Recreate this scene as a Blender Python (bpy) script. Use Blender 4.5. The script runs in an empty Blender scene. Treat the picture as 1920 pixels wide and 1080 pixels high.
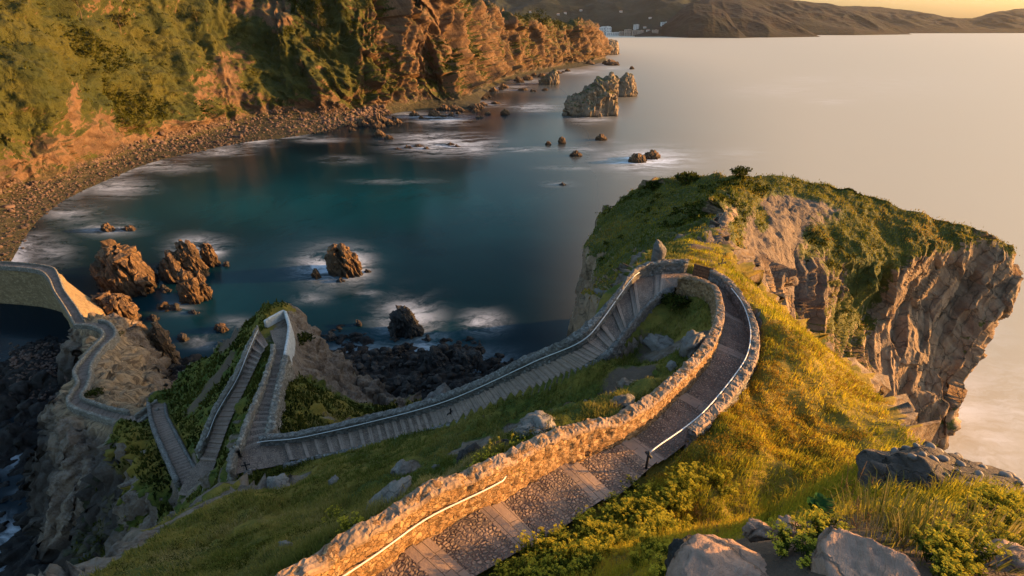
SUN_E=4.8; SKY_E=.15; EXPO=1.85; HAZE=0.7e-5
import bpy, math, random
import numpy as np
from mathutils import Vector
random.seed(7); RNG=np.random.default_rng(7)
# ---------------------------------------------------------------- camera model (used to turn photo measurements into places)
F=960.0; H=75.0; PITCH=math.radians(27.3)
CP,SP=math.cos(PITCH),math.sin(PITCH)
def ray(px,py):
    r=px-960.0; u=540.0-py
    return np.array([r, F*CP+u*SP, -F*SP+u*CP])
def P(px,py,z=0.0):            # place seen at px,py that lies at height z
    d=ray(px,py); s=(z-H)/d[2]
    return np.array([d[0]*s,d[1]*s,z])
def D(px,py,depth):            # place seen at px,py at a distance along the view axis
    d=ray(px,py)*(depth/F)
    return np.array([d[0],d[1],d[2]+H])
def PY(px,py,y):               # place seen at px,py at forward distance y
    d=ray(px,py); s=y/d[1]
    return np.array([d[0]*s,y,H+d[2]*s])
def proj(V):
    x=V[...,0]; y=V[...,1]; z=V[...,2]-H
    dep=np.maximum(y*CP-z*SP,1e-3); up=y*SP+z*CP
    return 960+F*x/dep, 540-F*up/dep, dep
# ---------------------------------------------------------------- noise
def _hash(ix,iy,iz,seed):
    h=(ix.astype(np.int64)*374761393+iy.astype(np.int64)*668265263+iz.astype(np.int64)*2147483647+seed*1274126177)&0xffffffff
    h=((h^(h>>13))*1274126177)&0xffffffff
    h=((h^(h>>16))*2246822519)&0xffffffff
    h=h^(h>>15)
    return h/4294967295.0
def noise(p,seed=0):
    p=np.asarray(p,float); i=np.floor(p); f=p-i; i=i.astype(np.int64)
    w=f*f*f*(f*(f*6-15)+10); out=0
    for dx in (0,1):
        wx=w[...,0] if dx else 1-w[...,0]
        for dy in (0,1):
            wy=w[...,1] if dy else 1-w[...,1]
            for dz in (0,1):
                wz=w[...,2] if dz else 1-w[...,2]
                out=out+wx*wy*wz*_hash(i[...,0]+dx,i[...,1]+dy,i[...,2]+dz,seed)
    return out*2-1
def fbm(p,oct=4,seed=0,gain=.5,lac=2.03):
    a=1.0;t=0;q=np.asarray(p,float)
    for k in range(oct):
        t=t+a*noise(q,seed+k*17); q=q*lac+3.1; a*=gain
    return t
def ridged(p,oct=4,seed=0,gain=.5):
    a=1.0;t=0;q=np.asarray(p,float)
    for k in range(oct):
        t=t+a*(1-2*np.abs(noise(q,seed+k*17))); q=q*2.07+1.7; a*=gain
    return t
def worley(p,seed=0):
    p=np.asarray(p,float); i=np.floor(p).astype(np.int64); f=p-i
    d1=np.full(p.shape[:-1],9.0); d2=d1.copy(); idv=np.zeros(p.shape[:-1])
    for dx in (-1,0,1):
        for dy in (-1,0,1):
            for dz in (-1,0,1):
                a,b,c=i[...,0]+dx,i[...,1]+dy,i[...,2]+dz
                hx=_hash(a,b,c,seed);hy=_hash(a,b,c,seed+1);hz=_hash(a,b,c,seed+2)
                d=np.sqrt((dx+hx-f[...,0])**2+(dy+hy-f[...,1])**2+(dz+hz-f[...,2])**2)
                n=d<d1
                d2=np.where(n,d1,np.minimum(d2,d)); idv=np.where(n,hx,idv); d1=np.where(n,d,d1)
    return d1,d2,idv
def facets(p,seed=0,tilt=1.0):
    """flat, differently tilted faces with sharp edges between them"""
    p=np.asarray(p,float); i=np.floor(p).astype(np.int64); f=p-i
    d1=np.full(p.shape[:-1],9.0); o=np.zeros(p.shape[:-1])
    for dx in (-1,0,1):
        for dy in (-1,0,1):
            for dz in (-1,0,1):
                a,b,c=i[...,0]+dx,i[...,1]+dy,i[...,2]+dz
                h=[_hash(a,b,c,seed+k) for k in range(7)]
                rx,ry,rz=f[...,0]-dx-h[0],f[...,1]-dy-h[1],f[...,2]-dz-h[2]
                d=rx*rx+ry*ry+rz*rz; n=d<d1; d1=np.where(n,d,d1)
                o=np.where(n,(h[3]-.5)+tilt*(rx*(h[4]-.5)+ry*(h[5]-.5)+rz*(h[6]-.5))*2,o)
    return o
def sm(a,b,x):
    t=np.clip((x-a)/(b-a),0,1); return t*t*(3-2*t)
# ---------------------------------------------------------------- curves / grids
def catmull(ctrl,n,axis=0):
    C=np.moveaxis(np.asarray(ctrl,float),axis,0); m=len(C)
    t=np.linspace(0,m-1,n); i=np.minimum(t.astype(int),m-2); f=(t-i).reshape((-1,)+(1,)*(C.ndim-1))
    p1=C[i];p2=C[i+1]; p0=np.where((i>0).reshape(f.shape),C[np.maximum(i-1,0)],2*p1-p2)
    p3=np.where((i<m-2).reshape(f.shape),C[np.minimum(i+2,m-1)],2*p2-p1)
    # softened tangents
    m1=(p2-p0)*.42; m2=(p3-p1)*.42
    o=(2*f**3-3*f**2+1)*p1+(f**3-2*f**2+f)*m1+(-2*f**3+3*f**2)*p2+(f**3-f**2)*m2
    return np.moveaxis(o,0,axis)
def resample(pts,step):
    pts=np.asarray(pts,float); d=np.r_[0,np.cumsum(np.linalg.norm(np.diff(pts[:,:3],axis=0),axis=1))]
    n=max(2,int(d[-1]/step)+1); t=np.linspace(0,d[-1],n)
    return np.stack([np.interp(t,d,pts[:,k]) for k in range(pts.shape[1])],1)
def smoothline(pts,step):
    return resample(catmull(pts,len(pts)*24),step)
def grid_normals(G):
    a=np.gradient(G,axis=0); b=np.gradient(G,axis=1); n=np.cross(a,b)
    return n/np.maximum(np.linalg.norm(n,axis=-1,keepdims=True),1e-9)
# ---------------------------------------------------------------- objects
SC=bpy.context.scene; COL=SC.collection
def tag(o,label=None,cat=None,group=None,kind=None):
    for k,v in (('label',label),('category',cat),('group',group),('kind',kind)):
        if v: o[k]=v
    return o
def empty(name,loc=(0,0,0),rz=0):
    o=bpy.data.objects.new(name,None); COL.objects.link(o); o.location=loc; o.rotation_euler=(0,0,rz); o.empty_display_size=.3
    return o
def link(name,me,m,parent=None):
    o=bpy.data.objects.new(name,me); COL.objects.link(o)
    if m is not None and not me.materials: me.materials.append(m)
    if parent is not None: o.parent=parent
    return o
def mesh_np(name,V,faces,m=None,parent=None,smooth=True,attrs=None,uv=None):
    """faces: (n,3) or (n,4) int array, or list of such arrays"""
    V=np.asarray(V,np.float32).reshape(-1,3)
    fl=faces if isinstance(faces,list) else [faces]
    fl=[np.asarray(f,np.int32) for f in fl if len(f)]
    me=bpy.data.meshes.new(name)
    me.vertices.add(len(V)); me.vertices.foreach_set('co',V.ravel())
    li=np.concatenate([f.ravel() for f in fl]); tot=np.concatenate([np.full(len(f),f.shape[1],np.int32) for f in fl])
    st=np.r_[0,np.cumsum(tot)[:-1]].astype(np.int32)
    me.loops.add(len(li)); me.loops.foreach_set('vertex_index',li)
    me.polygons.add(len(tot)); me.polygons.foreach_set('loop_start',st); me.polygons.foreach_set('loop_total',tot)
    me.polygons.foreach_set('use_smooth',np.full(len(tot),smooth,bool))
    for k,v in (attrs or {}).items():
        a=me.attributes.new(k,'FLOAT','POINT'); a.data.foreach_set('value',np.asarray(v,np.float32).ravel())
    if uv is not None:
        u=me.uv_layers.new(name='UVMap'); u.data.foreach_set('uv',np.asarray(uv,np.float32)[li].ravel())
    me.update(calc_edges=True); me.validate()
    return link(name,me,m,parent)
def gquads(m,n,closed=False,off=0,flip=False):
    i=np.arange(m-1)[:,None]; j=np.arange(n if closed else n-1)[None,:]; j2=(j+1)%n
    q=np.stack([i*n+j,i*n+j2,(i+1)*n+j2,(i+1)*n+j],-1).reshape(-1,4)+off
    return q[:,::-1] if flip else q
def gmesh(name,G,m=None,parent=None,attrs=None,flip=False,smooth=True,closed=False,uv=None):
    M,N=G.shape[:2]
    return mesh_np(name,G.reshape(-1,3),gquads(M,N,closed,flip=flip),m,parent,smooth,attrs,None if uv is None else uv.reshape(-1,2))
class MB:
    """collects pieces of one mesh"""
    def __init__(s): s.V=[];s.Q=[];s.T=[];s.n=0;s.A={}
    def add(s,V,Q=None,T=None,**attrs):
        V=np.asarray(V,float).reshape(-1,3)
        if Q is not None and len(Q): s.Q.append(np.asarray(Q)+s.n)
        if T is not None and len(T): s.T.append(np.asarray(T)+s.n)
        s.V.append(V); s.n+=len(V)
        for k in set(list(s.A)+list(attrs)):
            v=attrs.get(k,0.0); s.A.setdefault(k,[np.zeros(s.n-len(V))] if s.n>len(V) else [])
            s.A[k].append(np.full(len(V),v) if np.isscalar(v) else np.asarray(v))
    def tube(s,pts,r,seg=8,r2=None):
        pts=np.asarray(pts,float); n=len(pts); t=np.gradient(pts,axis=0); t/=np.linalg.norm(t,axis=1,keepdims=True)+1e-9
        up=np.where(np.abs(t[:,2:3])>.9,np.array([[1.,0,0]]),np.array([[0,0,1.]]))
        a=np.cross(t,up); a/=np.linalg.norm(a,axis=1,keepdims=True)+1e-9; b=np.cross(t,a)
        rr=np.linspace(r,r if r2 is None else r2,n)[:,None,None]
        th=np.linspace(0,2*np.pi,seg,endpoint=False)
        G=pts[:,None]+rr*(a[:,None]*np.cos(th)[None,:,None]+b[:,None]*np.sin(th)[None,:,None])
        V=G.reshape(-1,3); Q=gquads(n,seg,True)
        c0=len(V); V=np.vstack([V,pts[:1],pts[-1:]])
        T=[[c0,(j+1)%seg,j] for j in range(seg)]+[[c0+1,(n-1)*seg+j,(n-1)*seg+(j+1)%seg] for j in range(seg)]
        s.add(V,Q,T)
    def box(s,c,size,rz=0,ax=None,ay=None,az=None):
        sx,sy,sz=[q/2 for q in size]; c=np.asarray(c,float)
        if ax is None:
            ax=np.array([math.cos(rz),math.sin(rz),0]);ay=np.array([-math.sin(rz),math.cos(rz),0]);az=np.array([0,0,1.])
        V=[c+ax*i*sx+ay*j*sy+az*k*sz for k in(-1,1) for j in(-1,1) for i in(-1,1)]
        s.add(V,[[0,2,3,1],[4,5,7,6],[0,1,5,4],[2,6,7,3],[0,4,6,2],[1,3,7,5]])
    def build(s,name,m=None,parent=None,smooth=True):
        return mesh_np(name,np.concatenate(s.V),[np.concatenate(x) for x in (s.Q,s.T) if x],m,parent,smooth,{k:np.concatenate(v) for k,v in s.A.items()})
# ================================================================ materials
class NT:
    def __init__(s,name):
        s.m=bpy.data.materials.new(name); s.m.use_nodes=True; s.t=s.m.node_tree; s.t.nodes.clear()
        s.out=s.n('ShaderNodeOutputMaterial')
    def n(s,t,**kw):
        o=s.t.nodes.new(t)
        for k,v in kw.items(): setattr(o,k,v)
        return o
    def set(s,sock,v):
        if hasattr(v,'is_output') or isinstance(v,bpy.types.NodeSocket): s.t.links.new(v,sock)
        elif isinstance(v,(tuple,list)) and len(v)==3 and sock.type=='RGBA': sock.default_value=(*v,1)
        else: sock.default_value=v
    def pos(s):
        return s.n('ShaderNodeNewGeometry').outputs['Position']
    def scalev(s,v,sc):
        o=s.n('ShaderNodeVectorMath',operation='MULTIPLY'); s.set(o.inputs[0],v); o.inputs[1].default_value=sc if not np.isscalar(sc) else (sc,)*3
        return o.outputs[0]
    def noise(s,v,scale,detail=5,rough=.55,dist=0,ch='Fac'):
        o=s.n('ShaderNodeTexNoise'); s.set(o.inputs['Vector'],v); o.inputs['Scale'].default_value=scale;o.inputs['Detail'].default_value=detail
        o.inputs['Roughness'].default_value=rough;o.inputs['Distortion'].default_value=dist
        return o.outputs[ch]
    def vor(s,v,scale,feature='F1',out='Distance',rnd=1):
        o=s.n('ShaderNodeTexVoronoi',feature=feature); s.set(o.inputs['Vector'],v); o.inputs['Scale'].default_value=scale; o.inputs['Randomness'].default_value=rnd
        return o.outputs[out]
    def math(s,op,a,b=0.0,c=None,clamp=False):
        o=s.n('ShaderNodeMath',operation=op,use_clamp=clamp); s.set(o.inputs[0],a); s.set(o.inputs[1],b)
        if c is not None: s.set(o.inputs[2],c)
        return o.outputs[0]
    def ramp(s,f,a,b,lo=0.,hi=1.):
        o=s.n('ShaderNodeMapRange',interpolation_type='SMOOTHSTEP'); s.set(o.inputs[0],f); o.inputs[1].default_value=a;o.inputs[2].default_value=b;o.inputs[3].default_value=lo;o.inputs[4].default_value=hi
        return o.outputs[0]
    def mix(s,f,a,b,mode='MIX'):
        o=s.n('ShaderNodeMix',data_type='RGBA',blend_type=mode); s.set(o.inputs[0],f); s.set(o.inputs[6],a); s.set(o.inputs[7],b)
        return o.outputs[2]
    def attr(s,name):
        return s.n('ShaderNodeAttribute',attribute_name=name).outputs['Fac']
    def bump(s,h,strength=.5,dist=.1,prev=None):
        o=s.n('ShaderNodeBump'); s.set(o.inputs['Height'],h); o.inputs['Strength'].default_value=strength; o.inputs['Distance'].default_value=dist
        if prev is not None: s.set(o.inputs['Normal'],prev)
        return o.outputs[0]
    def rnd(s): return s.n('ShaderNodeObjectInfo').outputs['Random']
    def bsdf(s,color,rough=.9,normal=None,spec=.3,**kw):
        b=s.n('ShaderNodeBsdfPrincipled'); s.set(b.inputs['Base Color'],color); s.set(b.inputs['Roughness'],rough); s.set(b.inputs['Specular IOR Level'],spec)
        if normal is not None: s.set(b.inputs['Normal'],normal)
        for k,v in kw.items(): s.set(b.inputs[k.replace('_',' ')],v)
        s.set(s.out.inputs['Surface'],b.outputs[0]); s.b=b
        return s.m
MATS={}
def rock_mat(name,c1,c2,c3,scale=1.0,strata=(.35,.1,1.0),sfreq=1.2,samt=.5,moss=None,bumpd=.25,wet=True,mossamt=.55,crackamt=.45,shore=False,soil=False):
    """layered sea-cliff rock; moss=colour of the grass growing on flat tops (attribute 'grass' adds more)"""
    t=NT(name); p=t.pos()
    n1=t.noise(p,.12*scale,6,.6); n2=t.noise(p,.9*scale,8,.65); n3=t.noise(p,4*scale,4,.6)
    dt=t.n('ShaderNodeVectorMath',operation='DOT_PRODUCT'); t.set(dt.inputs[0],p); dt.inputs[1].default_value=strata
    ph=t.math('ADD',t.math('MULTIPLY',dt.outputs['Value'],sfreq),t.math('MULTIPLY',n1,2.2))
    comb=t.n('ShaderNodeCombineXYZ'); t.set(comb.inputs[0],ph); t.set(comb.inputs[1],t.math('MULTIPLY',n2,.25))
    lay=t.noise(comb.outputs[0],1.0,6,.7)
    cw=t.noise(p,.35*scale,5,.65,ch='Color'); cp=t.n('ShaderNodeVectorMath',operation='MULTIPLY_ADD'); t.set(cp.inputs[0],cw); cp.inputs[1].default_value=(2.2/scale,2.2/scale,2.2/scale); t.set(cp.inputs[2],p)
    crk=t.vor(t.scalev(cp.outputs[0],(1,1,.4)),.42*scale,'DISTANCE_TO_EDGE')
    crack=t.ramp(crk,0.0,.05,0,1)
    c=t.mix(t.ramp(n1,.3,.7),c1,c2); c=t.mix(t.math('MULTIPLY',t.ramp(lay,.45,.62),samt),c,c3)
    c=t.mix(t.math('MULTIPLY',t.ramp(n3,.35,.7),.35),c,(c1[0]*.45,c1[1]*.42,c1[2]*.4))
    c=t.mix(t.math('MULTIPLY',t.math('SUBTRACT',1,crack),crackamt),c,(.03,.025,.02))
    if wet:
        sep=t.n('ShaderNodeSeparateXYZ'); t.set(sep.inputs[0],p)
        wz=t.ramp(t.math('ADD',sep.outputs[2],t.math('MULTIPLY',n2,3.0)),1.5,4.5,1,0)
        c=t.mix(t.math('MULTIPLY',wz,.75),c,(.018,.014,.011))
    if shore:
        cv=t.n('ShaderNodeTexVoronoi'); t.set(cv.inputs['Vector'],p); cv.inputs['Scale'].default_value=.55; sc_=t.n('ShaderNodeSeparateColor'); t.set(sc_.inputs[0],cv.outputs['Color'])
        bc=t.mix(sc_.outputs[0],(.06,.038,.029),(.13,.085,.066)); bc=t.mix(t.ramp(cv.outputs['Distance'],.25,.6),bc,(.03,.02,.016)); bc=t.mix(t.math('MULTIPLY',wz,.8),bc,(.03,.02,.018))
        c=t.mix(t.attr('shore'),c,bc)
    h=t.math('ADD',t.math('ADD',t.math('MULTIPLY',lay,1.0*samt+.3),t.math('MULTIPLY',n2,.8)),t.math('MULTIPLY',crack,.7*crackamt))
    nb=t.bump(h,.9,bumpd)
    if soil: c=t.mix(t.ramp(t.math('ADD',t.attr('soil'),t.math('MULTIPLY',t.math('SUBTRACT',n2,.5),.6)),.35,.6),c,t.mix(n3,(.165,.112,.080),(.085,.058,.042)))
    if moss is not None:
        g=t.attr('grass'); ge=t.n('ShaderNodeNewGeometry'); sp=t.n('ShaderNodeSeparateXYZ'); t.set(sp.inputs[0],ge.outputs['Normal'])
        up=t.ramp(t.math('ADD',sp.outputs[2],t.math('MULTIPLY',t.math('SUBTRACT',n2,.5),1.1)),.45,.75)
        gm=t.math('MAXIMUM',t.ramp(t.math('ADD',g,t.math('MULTIPLY',t.math('SUBTRACT',n2,.5),1.2)),.42,.58),t.math('MULTIPLY',up,mossamt))
        gc=t.mix(t.ramp(n1,.35,.65),moss,(moss[0]*1.9,moss[1]*1.45,moss[2]*1.1))
        gc=t.mix(t.math('MULTIPLY',t.ramp(n3,.4,.7),.6),gc,(moss[0]*.35,moss[1]*.4,moss[2]*.4))
        c=t.mix(gm,c,gc)
    return t.bsdf(c,.88,nb,.25)
def ground_mat():
    t=NT('hill_grass'); p=t.pos()
    n0=t.noise(p,.09,4,.6); n1=t.noise(p,.45,6,.62); n2=t.noise(p,2.6,7,.7); n3=t.noise(p,14,4,.6)
    nr=t.noise(t.scalev(p,(1,1,.45)),.8,8,.65)
    rock=t.attr('rock'); dry=t.attr('dry'); dark=t.attr('dirt')
    g=t.mix(t.ramp(n1,.35,.65),(.055,.075,.012),(.125,.110,.018))
    g=t.mix(t.ramp(n2,.45,.7),g,(.020,.032,.008))
    g=t.mix(t.math('MULTIPLY',t.ramp(t.math('ADD',dry,t.math('MULTIPLY',t.math('SUBTRACT',n1,.5),.9)),.35,.75),.85),g,(.20,.135,.022))
    g=t.mix(t.math('MULTIPLY',t.ramp(n3,.5,.75),.4),g,(.02,.022,.008))
    r=t.mix(t.ramp(nr,.35,.65),(.17,.12,.08),(.075,.050,.034)); r=t.mix(t.math('MULTIPLY',t.ramp(n2,.4,.65),.5),r,(.23,.20,.17))
    dirt=t.mix(n2,(.13,.088,.06),(.06,.042,.03))
    rm=t.ramp(t.math('ADD',rock,t.math('MULTIPLY',t.math('SUBTRACT',n1,.5),.9)),.42,.56)
    dm=t.ramp(t.math('ADD',dark,t.math('MULTIPLY',t.math('SUBTRACT',n2,.5),.7)),.4,.6)
    c=t.mix(dm,g,dirt); c=t.mix(rm,c,r)
    sd=t.n('ShaderNodeVectorMath',operation='DOT_PRODUCT'); t.set(sd.inputs[0],p); sd.inputs[1].default_value=(.62,-.70,.35)
    sx=t.n('ShaderNodeCombineXYZ'); t.set(sx.inputs[0],t.math('ADD',t.math('MULTIPLY',sd.outputs['Value'],4.2),t.math('MULTIPLY',n0,1.0))); t.set(sx.inputs[1],t.math('MULTIPLY',n1,.6)); sl_=t.noise(sx.outputs[0],1.0,5,.75)
    tan=t.mix(t.ramp(sl_,.42,.6),(.36,.24,.135),(.13,.085,.05)); tan=t.mix(t.math('MULTIPLY',t.ramp(n2,.5,.7),.5),tan,(.09,.07,.045))
    c=t.mix(t.attr('tan'),c,tan)
    bw_=t.attr('reef'); c=t.mix(bw_,c,t.mix(t.ramp(nr,.4,.65),(.012,.011,.011),(.045,.040,.036)))
    # wet, weed-dark rock close to the sea
    sep=t.n('ShaderNodeSeparateXYZ'); t.set(sep.inputs[0],p)
    wz=t.ramp(t.math('ADD',sep.outputs[2],t.math('MULTIPLY',n1,4.0)),3.5,8.5,1,0)
    c=t.mix(t.math('MULTIPLY',wz,.8),c,(.016,.014,.013))
    h=t.math('ADD',t.math('MULTIPLY',n2,.7),t.math('MULTIPLY',t.math('MULTIPLY',nr,rm),1.8)); h=t.math('ADD',h,t.math('MULTIPLY',n3,.15)); h=t.math('ADD',h,t.math('MULTIPLY',t.math('MULTIPLY',sl_,t.attr('tan')),1.6))
    return t.bsdf(c,.95,t.bump(h,.9,.22),.15)
def masonry_mat(name,base,dark,light,mort,scale=3.2,lich=(.30,.27,.19),bd=.05,orange=None):
    t=NT(name); p=t.pos()
    wv=t.noise(p,3.1,5,.65,ch='Color'); pv=t.n('ShaderNodeVectorMath',operation='MULTIPLY_ADD'); t.set(pv.inputs[0],wv); pv.inputs[1].default_value=(.34,.34,.25); t.set(pv.inputs[2],p)
    q=t.scalev(pv.outputs[0],(1,1,1.5))
    d=t.vor(q,scale,'DISTANCE_TO_EDGE'); cr=t.n('ShaderNodeTexVoronoi'); t.set(cr.inputs['Vector'],q); cr.inputs['Scale'].default_value=scale
    sp=t.n('ShaderNodeSeparateColor'); t.set(sp.inputs[0],cr.outputs['Color'])
    n2=t.noise(p,7,6,.7); n1=t.noise(p,.6,4,.6)
    c=t.mix(sp.outputs[0],base,dark); c=t.mix(t.math('MULTIPLY',t.ramp(sp.outputs[1],.55,.9),.7),c,light)
    c=t.mix(t.math('MULTIPLY',t.ramp(n2,.5,.72),.6),c,lich); c=t.mix(t.math('MULTIPLY',t.ramp(n1,.45,.7),.4),c,dark)
    e=t.ramp(d,.015,.085)
    c=t.mix(t.math('MULTIPLY',t.math('SUBTRACT',1,e),t.ramp(n2,.3,.6,.1,.6)),c,mort)
    h=t.math('ADD',t.math('MULTIPLY',e,.9),t.math('MULTIPLY',n2,.9))
    return t.bsdf(c,.93,t.bump(h,1.0,bd),.2)
def simple_mat(name,col,rough=.8,var=.35,scale=6,metal=0,bd=.02,spec=.3):
    t=NT(name); p=t.pos(); n=t.noise(p,scale,5,.6)
    c=t.mix(t.ramp(n,.3,.7),tuple(q*(1-var) for q in col),tuple(min(1,q*(1+var)) for q in col))
    return t.bsdf(c,rough,t.bump(n,.4,bd),spec,Metallic=metal)
def leaf_mat(name,a,b,c3=None,trans=.35):
    """leaves and blades: colour varies with attribute 'tint' and place"""
    t=NT(name); p=t.pos(); n=t.noise(p,.7,3,.6); ti=t.attr('tint')
    c=t.mix(t.ramp(t.math('ADD',t.math('MULTIPLY',ti,.7),t.math('MULTIPLY',n,.5)),.25,.85),a,b)
    if c3 is not None: c=t.mix(t.ramp(ti,.72,.9),c,c3)
    d=t.n('ShaderNodeBsdfDiffuse'); t.set(d.inputs[0],c); tr=t.n('ShaderNodeBsdfTranslucent'); t.set(tr.inputs[0],c)
    mx=t.n('ShaderNodeMixShader'); mx.inputs[0].default_value=trans; t.set(mx.inputs[1],d.outputs[0]); t.set(mx.inputs[2],tr.outputs[0]); t.set(t.out.inputs['Surface'],mx.outputs[0])
    return t.m
def paving_mat():
    """UV = metres across / along; attribute 'slab' 1 on the long step stones"""
    t=NT('path_paving'); uv=t.n('ShaderNodeUVMap').outputs[0]; p=t.pos(); sl=t.attr('slab')
    n2=t.noise(p,5,6,.7); n1=t.noise(p,.5,3,.6)
    wv=t.noise(uv,2.0,2,.5,ch='Color'); pv=t.n('ShaderNodeVectorMath',operation='MULTIPLY_ADD'); t.set(pv.inputs[0],wv); pv.inputs[1].default_value=(.12,.12,0); t.set(pv.inputs[2],uv)
    q=t.scalev(pv.outputs[0],(1.0,.72,1))
    e=t.vor(q,8.5,'DISTANCE_TO_EDGE',rnd=.75); cob=t.ramp(e,.02,.28)
    cr=t.n('ShaderNodeTexVoronoi'); t.set(cr.inputs['Vector'],q); cr.inputs['Scale'].default_value=8.5; cr.inputs['Randomness'].default_value=.75
    sp=t.n('ShaderNodeSeparateColor'); t.set(sp.inputs[0],cr.outputs['Color'])
    # flagstones laid among the cobbles
    br=t.n('ShaderNodeTexBrick',offset=.37,squash=.7,squash_frequency=3); t.set(br.inputs['Vector'],t.scalev(uv,(1,1,1))); br.inputs['Scale'].default_value=1.0
    br.inputs['Brick Width'].default_value=.95; br.inputs['Row Height'].default_value=.36; br.inputs['Mortar Size'].default_value=.014; br.inputs['Mortar Smooth'].default_value=.3
    br.inputs['Color1'].default_value=(.0,0,0,1); br.inputs['Color2'].default_value=(1,1,1,1); br.inputs['Mortar'].default_value=(.5,.5,.5,1)
    fac=t.n('ShaderNodeSeparateColor'); t.set(fac.inputs[0],br.outputs['Color'])
    flag=t.attr('flag')
    isf=t.math('MAXIMUM',t.ramp(sl,.4,.6),t.math('MULTIPLY',t.ramp(fac.outputs[0],.5,.54),flag))
    cc=t.mix(sp.outputs[0],(.35,.235,.165),(.22,.148,.105)); cc=t.mix(t.math('SUBTRACT',1,cob),cc,(.12,.085,.065))
    fc=t.mix(n2,(.29,.20,.145),(.19,.135,.105)); fc=t.mix(t.math('MULTIPLY',fac.outputs[0],.35),fc,(.30,.215,.16))
    fc=t.mix(t.math('MULTIPLY',br.outputs['Fac'],.7),fc,(.05,.04,.035))
    c=t.mix(isf,cc,fc); c=t.mix(t.math('MULTIPLY',t.ramp(n1,.45,.7),.3),c,(.08,.065,.05))
    h=t.math('ADD',t.math('MULTIPLY',t.mix(isf,cob,t.math('SUBTRACT',1.15,br.outputs['Fac'])),1.0),t.math('MULTIPLY',n2,.45))
    return t.bsdf(c,.85,t.bump(h,1.0,.05),.25)
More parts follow.
